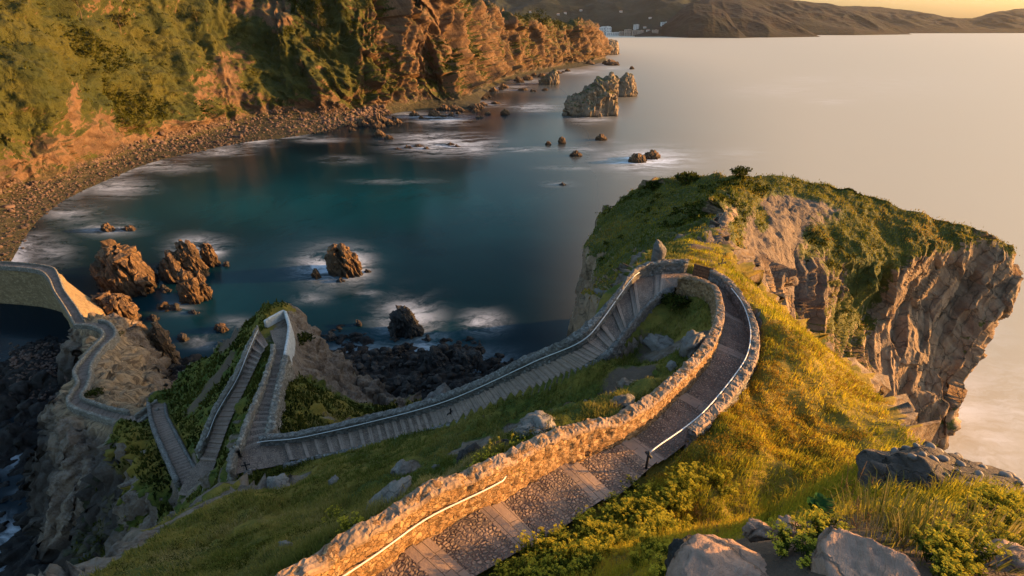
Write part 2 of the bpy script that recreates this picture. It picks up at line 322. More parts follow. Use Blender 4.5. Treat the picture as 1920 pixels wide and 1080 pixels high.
M=dict(
 ground=ground_mat(),
 headland=rock_mat('headland_rock',(.26,.165,.098),(.14,.09,.056),(.33,.225,.14),1.0,(.62,-.25,.74),.55,.7,moss=(.060,.066,.012),bumpd=.5,mossamt=.08,crackamt=.45,soil=True),
 cliff=rock_mat('mainland_rock',(.125,.068,.035),(.055,.034,.022),(.165,.095,.050),.35,(.75,-.1,.62),.22,.6,moss=(.027,.032,.004),bumpd=1.6,mossamt=.55,crackamt=.12,shore=True),
 searock=rock_mat('sea_rock',(.20,.115,.055),(.10,.062,.033),(.022,.015,.010),1.6,(.8,.35,.45),1.5,.9,bumpd=.5),
 stack=rock_mat('stack_rock',(.27,.20,.135),(.17,.125,.085),(.33,.25,.17),.5,(.3,.1,.9),.3,.5,moss=(.045,.055,.015),bumpd=1.2,mossamt=.5),
 islet=rock_mat('islet_rock',(.34,.26,.18),(.20,.15,.10),(.10,.075,.05),2.2,(.75,-.45,.35),1.5,.75,moss=(.06,.075,.015),bumpd=.35,mossamt=.05),
 darkrock=rock_mat('wet_dark_rock',(.042,.036,.032),(.020,.018,.017),(.07,.058,.046),1.6,(.8,.3,.4),1.2,.6,bumpd=.4,wet=False),
 conglom=rock_mat('conglomerate',(.11,.080,.062),(.055,.042,.034),(.16,.115,.088),6,(.4,.3,.8),3.0,.4,bumpd=.12,wet=False),
 boulder=rock_mat('boulder_rock',(.19,.16,.14),(.085,.075,.068),(.29,.25,.22),2.5,(.4,.3,.8),2.0,.45,bumpd=.08,wet=False,moss=(.07,.075,.02),mossamt=.12),
 nearrock=rock_mat('near_rock',(.42,.26,.18),(.24,.16,.12),(.30,.18,.12),7,(.5,-.4,.75),9.0,.75,bumpd=.07,wet=False),
 wall=masonry_mat('stone_wall',(.36,.205,.095),(.19,.105,.048),(.43,.275,.145),(.085,.05,.028),5.2,bd=.06),
 walltop=rock_mat('wall_coping',(.31,.20,.13),(.17,.115,.08),(.38,.27,.19),3.0,(.5,.4,.8),2.2,.35,moss=(.12,.11,.06),bumpd=.06,wet=False,mossamt=.1,crackamt=.3),
 greywall=masonry_mat('grey_stone_wall',(.185,.165,.145),(.10,.088,.078),(.27,.25,.225),(.055,.048,.042),5.0,bd=.05),
 lowwall=masonry_mat('lower_stone_wall',(.22,.19,.15),(.13,.11,.09),(.30,.27,.22),(.07,.06,.05),2.4,bd=.06),
 render=simple_mat('lime_render',(.36,.35,.33),.9,.22,2.0,bd=.03),
 causeway=masonry_mat('causeway_stone',(.30,.205,.10),(.18,.12,.06),(.36,.26,.14),(.10,.065,.035),1.4,bd=.08),
 paving=paving_mat(),
 rail=simple_mat('painted_rail',(.55,.53,.50),.45,.06,9,0,.002,.5),
 iron=simple_mat('dark_iron',(.018,.016,.015),.6,.3,20,.3,.003),
 rust=simple_mat('rusty_board',(.10,.045,.022),.75,.5,9,0,.01),
 grass=leaf_mat('grass_blades',(.098,.112,.020),(.27,.215,.05),(.33,.25,.10),.4),
 headgrass=leaf_mat('headland_turf',(.07,.085,.012),(.26,.20,.025),(.30,.17,.04),.4),
 heath=leaf_mat('heath_twigs',(.13,.06,.016),(.34,.20,.02),(.12,.12,.02),.3),
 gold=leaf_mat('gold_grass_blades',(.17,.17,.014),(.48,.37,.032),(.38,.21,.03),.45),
 gorse=leaf_mat('gorse_leaves',(.016,.022,.004),(.060,.058,.009),None,.25),
 shrub=leaf_mat('shrub_leaves',(.014,.021,.005),(.060,.062,.012),None,.25),
 pine=leaf_mat('pine_needles',(.035,.038,.010),(.10,.085,.025),None,.25),
 umbel=leaf_mat('umbel_flowers',(.34,.29,.028),(.60,.45,.04),None,.35),
 stem=leaf_mat('green_stems',(.06,.075,.014),(.12,.12,.025),None,.25),
 dock=leaf_mat('dock_leaf',(.025,.075,.025),(.055,.115,.030),None,.25),
 straw=leaf_mat('dry_straw',(.20,.13,.065),(.36,.25,.14),None,.3),
 bark=simple_mat('bark',(.09,.06,.04),.9,.4,8),
 facade=simple_mat('pale_facade',(.62,.58,.55),.8,.08,.05),
 facade2=simple_mat('ochre_facade',(.38,.28,.22),.8,.12,.05),
 roof=simple_mat('tile_roof',(.28,.13,.08),.85,.2,.3),
 glass=simple_mat('dark_window',(.05,.05,.06),.3,.2,.2),
 pebble=rock_mat('beach_cobble',(.125,.078,.06),(.06,.04,.032),(.19,.125,.095),3.0,(.3,.4,.6),2.0,.4,bumpd=.1,wet=True),
)
# ================================================================ measured lines (photo x, photo y, height)
def PL(l): return np.array([P(*q) for q in l])
UP_L=[(560,1180,61.5),(710,1077,61.1),(803,1007,60.9),(915,950,60.6),(1043,880,60.3),(1100,857,60.1),(1167,832,59.9),(1253,767,59.6),(1330,680,59.3),(1352,620,59.0),(1345,570,58.7),(1315,545,58.45),(1280,537,58.25),(1240,549,58.1),(1198,588,57.75),(1130,664,56.6),(1030,722,53.8),(850,792,48.2),(700,832,44.6),(570,862,42.4),(505,878,42.0),(440,890,42.0)]
UP_R=[(690,1250,61.5),(800,1160,61.1),(885,1080,60.9),(993,1027,60.6),(1113,950,60.3),(1173,917,60.1),(1225,875,59.9),(1315,805,59.6),(1392,705,59.3),(1404,645,59.0),(1388,590,58.7),(1352,545,58.45),(1302,515,58.25),(1245,513,58.1),(1190,530,57.75),(1100,645,56.6),(1000,693,53.8),(838,764,48.2),(693,803,44.6),(560,832,42.4),(497,838,42.0),(450,850,42.0)]
L2_L=[(454,860,41.97),(478,787,40.6),(504,720,38.3),(518,662,36.7),(508,628,36.3),(502,596,36.2)]
L2_R=[(500,836,41.97),(508,787,40.6),(523,720,38.3),(536,662,36.7),(541,622,36.3),(534,594,36.2)]
L3_R=[(503,646,36.2),(488,672,35.4),(465,720,33.6),(433,787,31.2),(409,853,28.8),(396,895,28.2),(372,935,28.2)]
L3_L=[(488,622,36.2),(470,662,35.4),(446,720,33.6),(407,787,31.2),(383,850,28.8),(352,895,28.2),(335,930,28.2)]
L4_L=[(340,908,28.0),(322,868,26.6),(298,815,24.2),(288,785,22.8),(284,760,22.0)]
L4_R=[(372,895,28.0),(350,858,26.6),(322,805,24.2),(311,782,22.8),(307,758,22.0)]
K_L=[(262,800,20.8),(215,792,20.0),(150,770,18.9),(134,757,18.5),(142,738,18.1),(152,720,17.7),(146,697,17.2),(174,661,16.2),(196,637,15.5),(196,624,15.1),(178,615,14.8),(143,612,14.6)]
K_R=[(272,782,20.8),(225,777,20.0),(162,758,18.9),(152,748,18.5),(160,733,18.1),(168,712,17.7),(170,690,17.2),(190,658,16.2),(213,637,15.5),(213,621,15.1),(197,608,14.8),(157,605,14.6)]
C_L=[(143,610,14.5),(126,580,14.2),(105,548,13.7),(95,525,13.3),(80,511,12.9),(50,505,12.6),(0,502,12.2),(-120,497,11.5),(-300,488,10.5)]
C_R=[(157,605,14.5),(142,578,14.2),(119,546,13.7),(109,521,13.3),(98,505,12.9),(60,498,12.6),(0,494,12.2),(-120,489,11.5),(-300,480,10.5)]
RIB={k:(PL(a),PL(b)) for k,a,b in (('up',UP_L,UP_R),('l2',L2_L,L2_R),('l3',L3_L,L3_R),('l4',L4_L,L4_R),('k',K_L,K_R),('c',C_L,C_R))}
# ================================================================ height pieces
def tps_fit(pts,lam=.02):
    p=np.asarray(pts,float); xy=p[:,:2]; n=len(p)
    d=np.linalg.norm(xy[:,None]-xy[None],axis=-1); K=np.where(d>0,d*d*np.log(np.maximum(d,1e-9)),0)+np.eye(n)*lam*10
    A=np.zeros((n+3,n+3)); A[:n,:n]=K; A[:n,n]=1; A[:n,n+1:]=xy; A[n,:n]=1; A[n+1:,:n]=xy.T
    return xy,np.linalg.solve(A+0*np.eye(n+3),np.r_[p[:,2],0,0,0])
def tps_eval(fit,X,Y):
    xy,w=fit; n=len(xy); o=w[n]+w[n+1]*X+w[n+2]*Y
    for k in range(n):
        r2=(X-xy[k,0])**2+(Y-xy[k,1])**2
        o=o+w[k]*np.where(r2>0,.5*r2*np.log(np.maximum(r2,1e-12)),0)
    return o
def poly_query(poly,X,Y,vals):
    """signed distance (inside<0) and values interpolated at the nearest boundary point"""
    poly=np.asarray(poly,float); n=len(poly); best=np.full(X.shape,1e18); out=[np.zeros(X.shape) for _ in vals]; ins=np.zeros(X.shape,bool)
    for i in range(n):
        ax,ay=poly[i,:2]; bx,by=poly[(i+1)%n,:2]; ex,ey=bx-ax,by-ay
        t=np.clip(((X-ax)*ex+(Y-ay)*ey)/(ex*ex+ey*ey+1e-12),0,1)
        d=(X-ax-t*ex)**2+(Y-ay-t*ey)**2; m=d<best; best=np.where(m,d,best)
        for k,v in enumerate(vals): out[k]=np.where(m,v[i]+(v[(i+1)%n]-v[i])*t,out[k])
        c=((ay>Y)!=(by>Y))&(X<(bx-ax)*(Y-ay)/(by-ay+1e-12)+ax); ins^=c
    d=np.sqrt(best); return np.where(ins,-d,d),out
class Piece:
    def __init__(s,poly,extra=(),slopes=None,lam=.02):
        s.poly=np.asarray(poly,float); s.fit=tps_fit(list(s.poly)+[tuple(e) for e in extra],lam)
        s.sl=np.asarray(slopes if slopes is not None else [2.0]*len(poly),float)
    def __call__(s,X,Y,warp=0):
        d,(hz,sl)=poly_query(s.poly,X,Y,[s.poly[:,2],s.sl])
        inside=tps_eval(s.fit,X,Y); dd=np.maximum(d+warp,0)
        fall=sl*(np.sqrt(dd*dd+.8)-.894)
        return np.where(d<0,inside,hz-fall+0*inside),d
def T(q): return tuple(q)
def midrib(k):
    a,b=RIB[k]; return (a+b)/2
# --- upper hill
rim=[P(60,1125,53),P(150,1075,51.5),P(330,965,47.6),P(430,922,45.6),P(560,899,44.9)]
U_poly=[T(q) for q in rim]+[T(P(500,900,42.4)),T(P(432,893,41.8)),T(P(440,850,41.8)),T(P(500,832,41.8)),T(P(560,826,42.2)),T(P(693,797,44.4)),T(P(838,757,48.0)),T(P(1000,686,53.6)),T(P(1090,640,56.4)),T(P(1180,520,57.5)),
 T(P(1225,470,54.5)),T(P(1290,440,53.0)),T(P(1345,425,53.5)),T(P(1350,470,55.8)),T(P(1420,535,55.0)),T(P(1490,598,54.0)),T(P(1560,665,54.5)),T(P(1645,745,56.3)),T(P(1700,797,58.3)),T(P(1765,853,59.2)),T(P(1845,905,59.7)),T(P(1925,955,60.2)),
 (14.5,5,61.0),(13.5,-2,64.5),(8,-10,68),(-8,-12,70),(-16,-8,63),(-19.5,4,57)]
U_sl=[2.2,2.2,2.4,2.2,2.4,1.6,1.6,1.5,1.8,2.2,3.2,5.0,7.0,8.0,7.0, 4.0,2.2,2.4,3.6,5,6,6,5,4,4,4,3, 3,3,3,3,3,2.5]
U_extra=[T(q) for k in ('up',) for q in list((RIB[k][0]*.8+RIB[k][1]*.2))+list((RIB[k][0]*.2+RIB[k][1]*.8))]
U_extra+=[T(P(*q)) for q in [(1100,1040,61.3),(1010,1085,61.2),(1200,965,61.0),(1250,905,60.7),(1320,925,60.5),(1400,905,60.2),(1300,845,60.2),(1450,835,59.5),(1480,760,58.9),(1600,745,57.3),(1560,800,59.0),(1680,830,58.7),(1500,890,60.2),(1250,1020,62.6),(1330,1000,64.0)]]
U_extra+=[T(D(*q)) for q in [(1420,975,9.5),(1560,905,7.8),(1450,1000,4.2),(1400,1030,2.8),(1620,1050,2.4),(1860,1060,2.6),(1640,850,7.4),(1700,930,4.8),(1790,905,6.2),(1880,950,5.0),(1510,690,26),(1430,570,36),(1385,525,41)]]
U_extra+=[(8,9.4,60.4),(10,10.5,60.1),(6,9.2,60.7),(8,7.6,61.8),(11,8.2,60.9),(5,9.8,60.6),(7.5,11.5,60.1),(9,13,59.7)]
def beside(edge,i0,i1,off,dz):
    a_,b_=RIB['up']; e,o=(a_,b_) if edge=='L' else (b_,a_); d=e-o; d[:,2]=0; d/=np.linalg.norm(d,axis=1,keepdims=True); return [T(e[i]+d[i]*off+np.array([0,0,dz])) for i in range(i0,i1+1)]
U_extra+=beside('R',7,11,1.0,.72)+beside('L',1,8,1.25,.75)+beside('R',1,6,.7,.12)
U_extra+=[(0,-.3,73.3),(1.0,.6,73.2),(-1,1,71.3),(0,2,70.6),(0,4,66.3),(0,6.5,62.6),(-1,8.5,61.2),(1.2,5,66.2),(1.8,7.5,63.2),(-3,4,63.5),(-5,-3,69)]
# slope between the two paths
U_extra+=[T(P(*q)) for q in [(480,1075,59.9),(640,985,59.7),(800,915,59.3),(960,845,58.9),(1120,775,58.4),(1200,735,58.2),(1280,660,58.0),(1310,600,57.6),(1280,565,57.6),(1230,600,57.0),(1160,680,55.6),(1150,745,56.3),(1000,790,54.3),(900,830,52.6),(760,870,50.0),(650,905,49.2),(560,960,50.2),(420,1000,49.8),(300,1040,51.2),(620,860,45.8),(760,820,47.2),(950,745,52.0)]]
U=Piece(U_poly,U_extra,U_sl,.004)
# --- spur with the zigzag stairs
S_poly=[T(P(505,838,41.8)),T(P(575,812,38.5)),T(P(655,792,33)),T(P(748,770,22)),T(P(665,708,20.5)),T(P(605,645,28.5)),T(P(552,590,35.2)),T(P(528,570,37.2)),T(P(497,582,35.8)),T(P(468,604,32.6)),T(P(425,640,29.2)),T(P(375,690,25.8)),T(P(318,742,21.8)),T(P(290,752,21.6)),T(P(272,775,21.8)),T(P(273,810,22.8)),T(P(300,870,25.5)),T(P(342,948,28)),T(P(395,935,28.2)),T(P(440,892,40))]
S_sl=[1,1,1.2,1.5,1.5,1.4,2.2,2.4,2.2,2,1.8,1.7,1.7,2.5,2.5,1.4,1.2,1.3,1.5,1.5]
S_extra=[T(q) for k in('l2','l3','l4') for q in list(RIB[k][0]*.75+RIB[k][1]*.25)+list(RIB[k][0]*.25+RIB[k][1]*.75)]
S_extra+=[T(P(*q)) for q in [(560,700,33.5),(600,705,27.5),(640,740,24.5),(550,760,38),(570,650,32.8),(400,700,28.2),(350,760,24.6),(345,800,25),(400,760,29.2),(445,650,31.6)]]
S=Piece(S_poly,S_extra,S_sl,.02)
# --- islet carrying the lower path
K_poly=[T(P(*q)) for q in [(275,805,20.0),(200,800,19.3),(138,778,18.5),(126,757,18.2),(138,720,17.4),(138,697,17),(170,652,16),(190,630,15.2),(150,612,14.5),(160,600,14.3),(205,600,14),(222,625,13.5),(245,655,11.5),(268,690,10.5),(281,735,11.5),(272,776,17)]]
K_extra=[T(q) for q in list(RIB['k'][0])+list(RIB['k'][1])]+[T(P(*q)) for q in [(200,700,16.4),(225,740,16.6),(250,760,16.6),(250,700,12.6),(215,660,14.2)]]
K=Piece(K_poly,K_extra,[1.3,1.3,1.5,2,2,2.5,2.5,2.2,2,2,2.0,2.2,2.2,2.2,2.2,2],.02)
# --- low reefs and shingle round the foot
R1=Piece([T(P(*q)) for q in [(-80,700,-.2),(60,650,1.2),(130,640,2.0),(250,700,2),(300,690,1.8),(350,690,1.8),(340,760,2.2),(240,830,4),(250,960,6),(120,1100,5),(-40,1200,1.5),(40,960,.2),(-60,900,-.8)]],(),[.35]*13,.5)
R2=Piece([T(P(*q)) for q in [(600,690,1.8),(640,655,1.2),(700,672,1.4),(770,672,1.2),(850,668,.9),(905,690,.8),(960,705,.6),(980,760,1.5),(760,800,2.5),(640,760,3)]],(),[.3]*10,.5)
# ================================================================ ground sheet of the near hill
def axis(a,b,cands):
    x=[a]
    while x[-1]<b: 
        x.append(x[-1]+cands(x[-1]))
    return np.array(x)
gx=axis(-126,62,lambda v: min(.30,.07+.022*max(0,abs(v-3)-5)))
gy=axis(-13,150,lambda v: min(.30,.07+.016*max(0,abs(v-4)-6)))
GX,GY=np.meshgrid(gx,gy,indexing='ij')
P3=np.stack([GX,GY,GX*0],-1)
wz=fbm(P3*.13,4,3)*2.2+fbm(P3*.5,3,5)*.7
zu,du=U(GX,GY,wz*.9*np.where((GX<14)&(GY>24)&(GX>-20),.35,1)); zs,ds=S(GX,GY,wz); zk,dk=K(GX,GY,wz*.6); z1,d1=R1(GX,GY,wz*2); z2,d2=R2(GX,GY,wz*2)
far=np.hypot(GX,GY)
hum=fbm(P3*.22,4,9)*.45+fbm(P3*.9,4,11)*.16
zu=zu+np.where(du<0,hum*sm(0,4,-du)*sm(4,16,far)+fbm(P3*2.2,3,13)*.05,(wz*.8+ridged(P3*.25,4,21)*.9*sm(0,5,du))*sm(14,30,far))
zs=zs+np.where(ds<0,hum*.9*sm(0,3,-ds),0)+ridged(P3*.22,4,23)*1.0*sm(-2,3,ds)
# layered slabs on the islet
lay=((GX*.55-GY*.83)*.8+fbm(P3*.12,3,31)*1.6); lay=lay-np.floor(lay)
zk=zk+np.where(dk<-.5,fbm(P3*.6,4,33)*.25,0)+(lay**1.5)*.35*sm(-1,1,dk)+ridged(P3*.3,3,35)*.35*sm(.5,-1,dk)*0+ridged(P3*np.array([.5,.5,1]),3,37)*.25*sm(-.5,-2,dk)
zr=np.maximum(z1+ridged(P3*np.array([.16,.07,1]),4,41)*2.0*sm(0,12,-d1)+fbm(P3*.5,4,43)*.8,z2+fbm(P3*.35,4,45)*1.0+fbm(P3*1.1,3,46)*.35)
Z=np.maximum(np.maximum(zu,zs),np.maximum(zk,zr)); which=np.argmax(np.stack([zu,zs,zk,zr]),0)
Z=np.maximum(Z,-6+fbm(P3*.1,2,1))
# seat the stairs and walls into the ground
carve=np.full(GX.shape,1e9); cz=np.zeros(GX.shape)
for k,(a,b) in RIB.items():
    if k=='c': continue
    A_=smoothline(a,.5); n=len(A_); B_=catmull(b,len(b)*24); B_=np.stack([np.interp(np.linspace(0,1,n),np.linspace(0,1,len(B_)),B_[:,j]) for j in range(3)],1)
    # same parameter for both edges
    A2=catmull(a,len(a)*10); B2=catmull(b,len(b)*10); C=(A2+B2)/2; hw=np.linalg.norm(A2[:,:2]-B2[:,:2],axis=1)/2
    x0,x1=C[:,0].min()-5,C[:,0].max()+5; y0,y1=C[:,1].min()-5,C[:,1].max()+5
    ii=np.where((gx>x0)&(gx<x1))[0]; jj=np.where((gy>y0)&(gy<y1))[0]; sl=np.ix_(ii,jj)
    X=GX[sl];Y=GY[sl]; best=np.full(X.shape,1e9); bz=np.zeros(X.shape)
    for q in range(len(C)):
        d=np.hypot(X-C[q,0],Y-C[q,1])-hw[q]; m=d<best; best=np.where(m,d,best); bz=np.where(m,C[q,2],bz)
    m=best<carve[sl]; carve[sl]=np.where(m,best,carve[sl]); cz[sl]=np.where(m,bz,cz[sl])
cut=1-sm(.10,.42+.012*np.clip(far-20,0,60),carve)
tgt=cz-.32
Z=np.where(cut>0,Z*(1-cut)+tgt*cut,Z)
hill_interp=None
def ground_z(x,y):
    i=np.clip(np.searchsorted(gx,x)-1,0,len(gx)-2); j=np.clip(np.searchsorted(gy,y)-1,0,len(gy)-2)
    u=(x-gx[i])/(gx[i+1]-gx[i]); v=(y-gy[j])/(gy[j+1]-gy[j])
    return Z[i,j]*(1-u)*(1-v)+Z[i+1,j]*u*(1-v)+Z[i,j+1]*(1-u)*v+Z[i+1,j+1]*u*v
def on_ground(px,py,d0=1.5,d1=200):
    """first place where the sight line px,py meets the near ground"""
    d=ray(px,py)/F; s=np.geomspace(d0,d1,1500); x=d[0]*s;y=d[1]*s;z=H+d[2]*s
    g=ground_z(x,y); h=np.where(z<g)[0]
    k=h[0] if len(h) else len(s)-1
    return np.array([x[k],y[k],g[k]])
# material masks: rock where steep, plus the eroded rim, trodden earth
dzx=np.gradient(Z,gx,axis=0); dzy=np.gradient(Z,gy,axis=1); slope=np.hypot(dzx,dzy)
rock=sm(1.25,2.1,slope+wz*.12)*sm(13,22,far)
rock=np.maximum(rock,np.where(which>=2,1.0,0)); rock=np.where((which==1)&(ds<0),sm(1.3,2.2,slope),rock)
dry=np.clip(.55+fbm(P3*.06,3,51)*.5,0,1); dirt=np.zeros(GX.shape)
def blob(arr,q,r,v,mode='max'):
    c=q; f=v*np.exp(-(((GX-c[0])**2+(GY-c[1])**2)/(r*r))**1.5)
    if mode=='max': np.maximum(arr,f,out=arr)
    else: arr+=f
for q in rim: blob(rock,q,1.3,.75)
for a,b in zip(rim[:-1],rim[1:]):
    for f in np.linspace(0,1,6): blob(rock,a*(1-f)+b*f,1.0,.78)
for px,py,z,r,v in [(590,660,32,7,.75),(620,720,26,8,.8),(700,745,19,7,.9),(560,620,34,4,.7),(1300,640,58,1.6,.8),(1235,655,57,1.6,.75),(1165,750,56.5,1.3,.7),(880,845,52,1.6,.8),(760,880,50.5,1.2,.8),(1000,800,54.5,1.4,.8),(960,790,53.5,1,.7),(740,935,55,1.2,.7),(540,905,45,1.6,.9),(640,780,36,4,.5)]: blob(rock,P(px,py,z),r,v)
for px,py,z,r,v in [(1180,710,56.8,2.0,.75),(1230,640,57,1.8,.6),(940,850,54,1.6,.55),(1000,840,56,1.2,.5),(430,640,30,3,.7),(420,700,29.5,3,.7),(370,760,26,3,.6),(395,720,28,3.5,.6),(1335,455,54,3,1.0),(1325,490,57,1.6,.9),(1310,470,55.5,1.5,.8)]: blob(dirt,P(px,py,z),r,v)
blob(dirt,np.array([1.0,1.6,0]),2.6,.8)
sgn=np.where((GX>2)&(GY<46)&(GY>0),1,0); 
dry=np.where((which==0)&(du<0)&(zu<72)&(GX>np.interp(GY,[0,11,22,34,50],[0,1.5,12.5,13.5,19])),np.maximum(dry,.75+fbm(P3*.2,2,77)*.2),dry*.7)
Vg=np.stack([GX,GY,Z],-1)
# break up steep faces
N_=grid_normals(Vg); N_=np.where(N_[...,2:3]<0,-N_,N_); st=sm(.9,2.0,slope)[...,None]*sm(.8,2.0,carve)[...,None]*sm(14,26,far)[...,None]
st2=np.maximum(st,(np.where(which==3,.6,rock)*sm(.8,2.0,carve)*sm(26,40,far)*np.where(du<0,.35,1))[...,None])
Rg=np.array([[.62,-.70,.35],[.70,.70,.1],[-.3,.2,.93]]); Vr=Vg@Rg.T
Vg=Vg+N_*(st*(ridged(Vg*np.array([.35,.35,.5]),4,61)[...,None]*.45)+st2*(facets(Vr*np.array([.55,.22,.22])+fbm(Vg*.3,2,64)[...,None]*.2,65,1.2)*1.25+facets(Vr*np.array([1.3,.55,.55]),67,1.2)*.5+fbm(Vg*1.3,3,63)*.15)[...,None])
hill=gmesh('hillside',Vg,M['ground'],attrs=dict(rock=rock,dry=dry,dirt=dirt,tan=np.where((which==2),sm(2.0,.0,dk),0)*sm(.3,.8,carve),reef=np.maximum(np.where(which==3,1.0,0)*np.where(GX<-40,1,.75),.8*sm(1.0,4.5,np.minimum(np.minimum(du,ds),dk)+wz)*sm(-14,-22,GX)*sm(.0,.35,.45+fbm(P3*.15,3,53))))); tag(hill,'steep grassy hillside with eroded rocky edges below the stone stairs','hillside',kind='structure')
# ================================================================ headland at the end of the ridge (closed ring of profiles, crest to sea)
st=[]
def stn(*pts): st.append([np.asarray(p,float) for p in pts])
dn=lambda p,z=-3: np.array([p[0],p[1],z])
# south face, neck to tip
stn(P(1395,345,49.4),P(1372,385,50.6),P(1347,428,52.6),PY(1350,470,49),PY(1390,560,47.5),PY(1420,640,46.5),np.array([33,45,-3]))
stn(P(1415,331,49.0),P(1405,385,49.3),P(1400,440,49.5),PY(1420,500,59.0),PY(1440,580,57.5),PY(1470,660,56),np.array([44,53,-3]))
stn(P(1500,337,47.6),P(1490,395,46.2),P(1492,470,43.3),PY(1512,560,69.0),PY(1522,630,67),PY(1545,740,63.5),np.array([57,60,-3]))
stn(P(1590,357,45.9),P(1590,420,43.6),P(1605,505,38.8),PY(1612,590,78),PY(1628,660,76),PY(1645,740,73),np.array([68,70,-3]))
stn(P(1655,376,44.8),P(1655,430,42.0),P(1665,505,37.6),PY(1672,580,81.5),PY(1680,660,78.5),PY(1690,750,75.5),np.array([76,73.5,-3]))
stn(P(1715,396,43.6),P(1715,440,41.2),P(1715,482,38.3),PY(1728,565,85.0),PY(1735,650,81.5),PY(1735,740,78),np.array([80.5,75,-3]))
stn(P(1790,417,41.8),P(1790,438,40.2),P(1790,462,38.3),PY(1808,550,86.5),PY(1796,640,82.5),PY(1768,735,79),np.array([84,75.5,-3]))
stn(P(1850,436,40.3),P(1870,447,39.2),P(1888,459,38.0),PY(1893,535,87.5),PY(1858,600,84),PY(1796,700,80.5),np.array([86,76.5,-3]))
# back of it, tip to the north-west corner
stn(P(1850,436,40.3),np.array([91,91,38]),np.array([95,93,34]),np.array([97,94,26]),np.array([95,93,17]),np.array([92,90,8]),np.array([90,88,-3]))
stn(P(1715,396,43.6),np.array([81,96,39]),np.array([86,99,33]),np.array([89,101,24]),np.array([90,102,14]),np.array([91,103,6]),np.array([92,104,-3]))
stn(P(1560,350,46.6),np.array([69,107,42]),np.array([74,113,36]),np.array([76,116,26]),np.array([77,117,16]),np.array([78,118,6]),np.array([79,119,-3]))
stn(P(1410,329,49.1),np.array([48,108,44]),np.array([51,119,38]),np.array([52,123,28]),np.array([53,126,16]),np.array([53,128,6]),np.array([54,130,-3]))
stn(P(1396,330,49.5),P(1300,337,46.6),P(1235,341,44.4),np.array([32,119,33]),np.array([32,121,20]),np.array([32,123,8]),np.array([32,125,-3]))
# west side back to the neck
stn(P(1394,333,49.5),P(1290,352,46.2),P(1205,352,42.6),P(1165,380,38.5),PY(1140,440,106),PY(1122,500,105),dn(PY(1095,600,104)))
stn(P(1390,337,49.5),P(1295,368,47.0),P(1195,398,42.6),P(1122,428,37.6),PY(1106,480,96.5),PY(1092,560,95.5),dn(PY(1078,640,95)))
stn(P(1385,350,49.8),P(1290,400,48.9),P(1200,442,44.8),P(1128,500,37.6),PY(1108,545,82),PY(1092,600,81.5),dn(PY(1078,660,82)))
stn(P(1375,375,50.4),P(1300,430,50.8),P(1220,478,50.6),P(1150,535,46.0),PY(1116,575,64),PY(1100,620,63),dn(PY(1085,670,64)))
stn(P(1360,405,51.4),P(1318,450,53.0),P(1262,480,54.0),P(1200,515,54.8),PY(1150,580,42),PY(1120,650,42),dn(PY(1110,700,42)))
stn(np.array([24.5,56,51.0]),np.array([21,50,50]),np.array([18,44,49]),np.array([17,41,44]),np.array([18,40,35]),np.array([20,40,20]),np.array([22,41,-3]))
A=np.array(st)                                  # stations x levels x 3
A=np.concatenate([A[-1:],A,A[:2]],0)
G=catmull(A,1+(len(A)-1)*60,0)[60:-60-1]; G=catmull(G,190,1)
uu=np.linspace(0,1,190)[None,:,None]
n=grid_normals(G); cen=np.array([52,80,20.]); sg=np.sign(((G-cen)*n).sum(-1,keepdims=True)); n=n*np.where(np.median(sg)>0,1,-1)
nz0=np.abs(n[...,2]); steep=sm(.75,.45,np.abs(n[...,2:3])); G[...,2]+=fbm(G*.35,3,87)*.45*sm(30,36,G[...,2])
f0=sm(0.0,.05,uu)
q=G*np.array([.16,.16,.16])
# big blocks and joints leaning with the beds
bed=(G@np.array([.62,-.25,.74]))*.20+fbm(G*.07,3,71)*.9
saw=bed-np.floor(bed); big=ridged(G*np.array([.10,.10,.07]),3,73)*1.5; w1,w2,wi=worley(G@np.array([[.25,.05,.10],[0,.25,.1],[-.12,-.08,.16]]),75)
va=np.array([.52,.12,.85]); va/=np.linalg.norm(va); vn=np.array([.39,-.92,0]); vn-=va*(va@vn); vn/=np.linalg.norm(vn); vb=np.cross(va,vn); Rm=np.array([va,vb,vn])   # beds lean from the top right to the bottom left
Gr_=G@Rm.T; fz=facets(Gr_*np.array([.055,.13,.02])+fbm(G*.06,2,70)[...,None]*.2,72,1.2)*2.4+facets(Gr_*np.array([.12,.34,.03])+fbm(G*.2,2,74)[...,None]*.15,76,1.2)*.95+facets(Gr_*np.array([.4,1.1,.05]),78,1.2)*.30
disp=steep[...,0]*(ridged(G*.05,2,73)*.6+fz*.85+fbm(G*.8,2,77)*.10)+(1-steep[...,0])*(fbm(G*.25,4,81)*.5+fbm(G*1.1,3,83)*.18)
G=G+n*(disp[...,None])*f0
n2=grid_normals(G); n2=n2*np.where(np.median(np.sign(((G-cen)*n2).sum(-1)))>0,1,-1)
px,py,_=proj(G)
wob=fbm(G*.12,4,85)
gr=sm(.30,.62,n2[...,2]+wob*.15+.12*sm(25,45,G[...,2]))*.95
def pblob(arr,x,y,rx,ry,v): # patch of growth / bare rock where the photo has one, fixed to the surface
    f=np.exp(-(((px-x)/rx)**2+((py-y)/ry)**2)**2); arr+=v*f
gr=gr*sm(.12,.40,nz0+wob*.06); so_=np.zeros(gr.shape)
for x,y,rx,ry,v in [(1450,440,75,80,1.),(1530,520,60,80,1.),(1345,440,30,45,1.),(1480,390,70,30,.8),(1560,420,40,30,.6)]: pblob(so_,x,y,rx,ry,v)
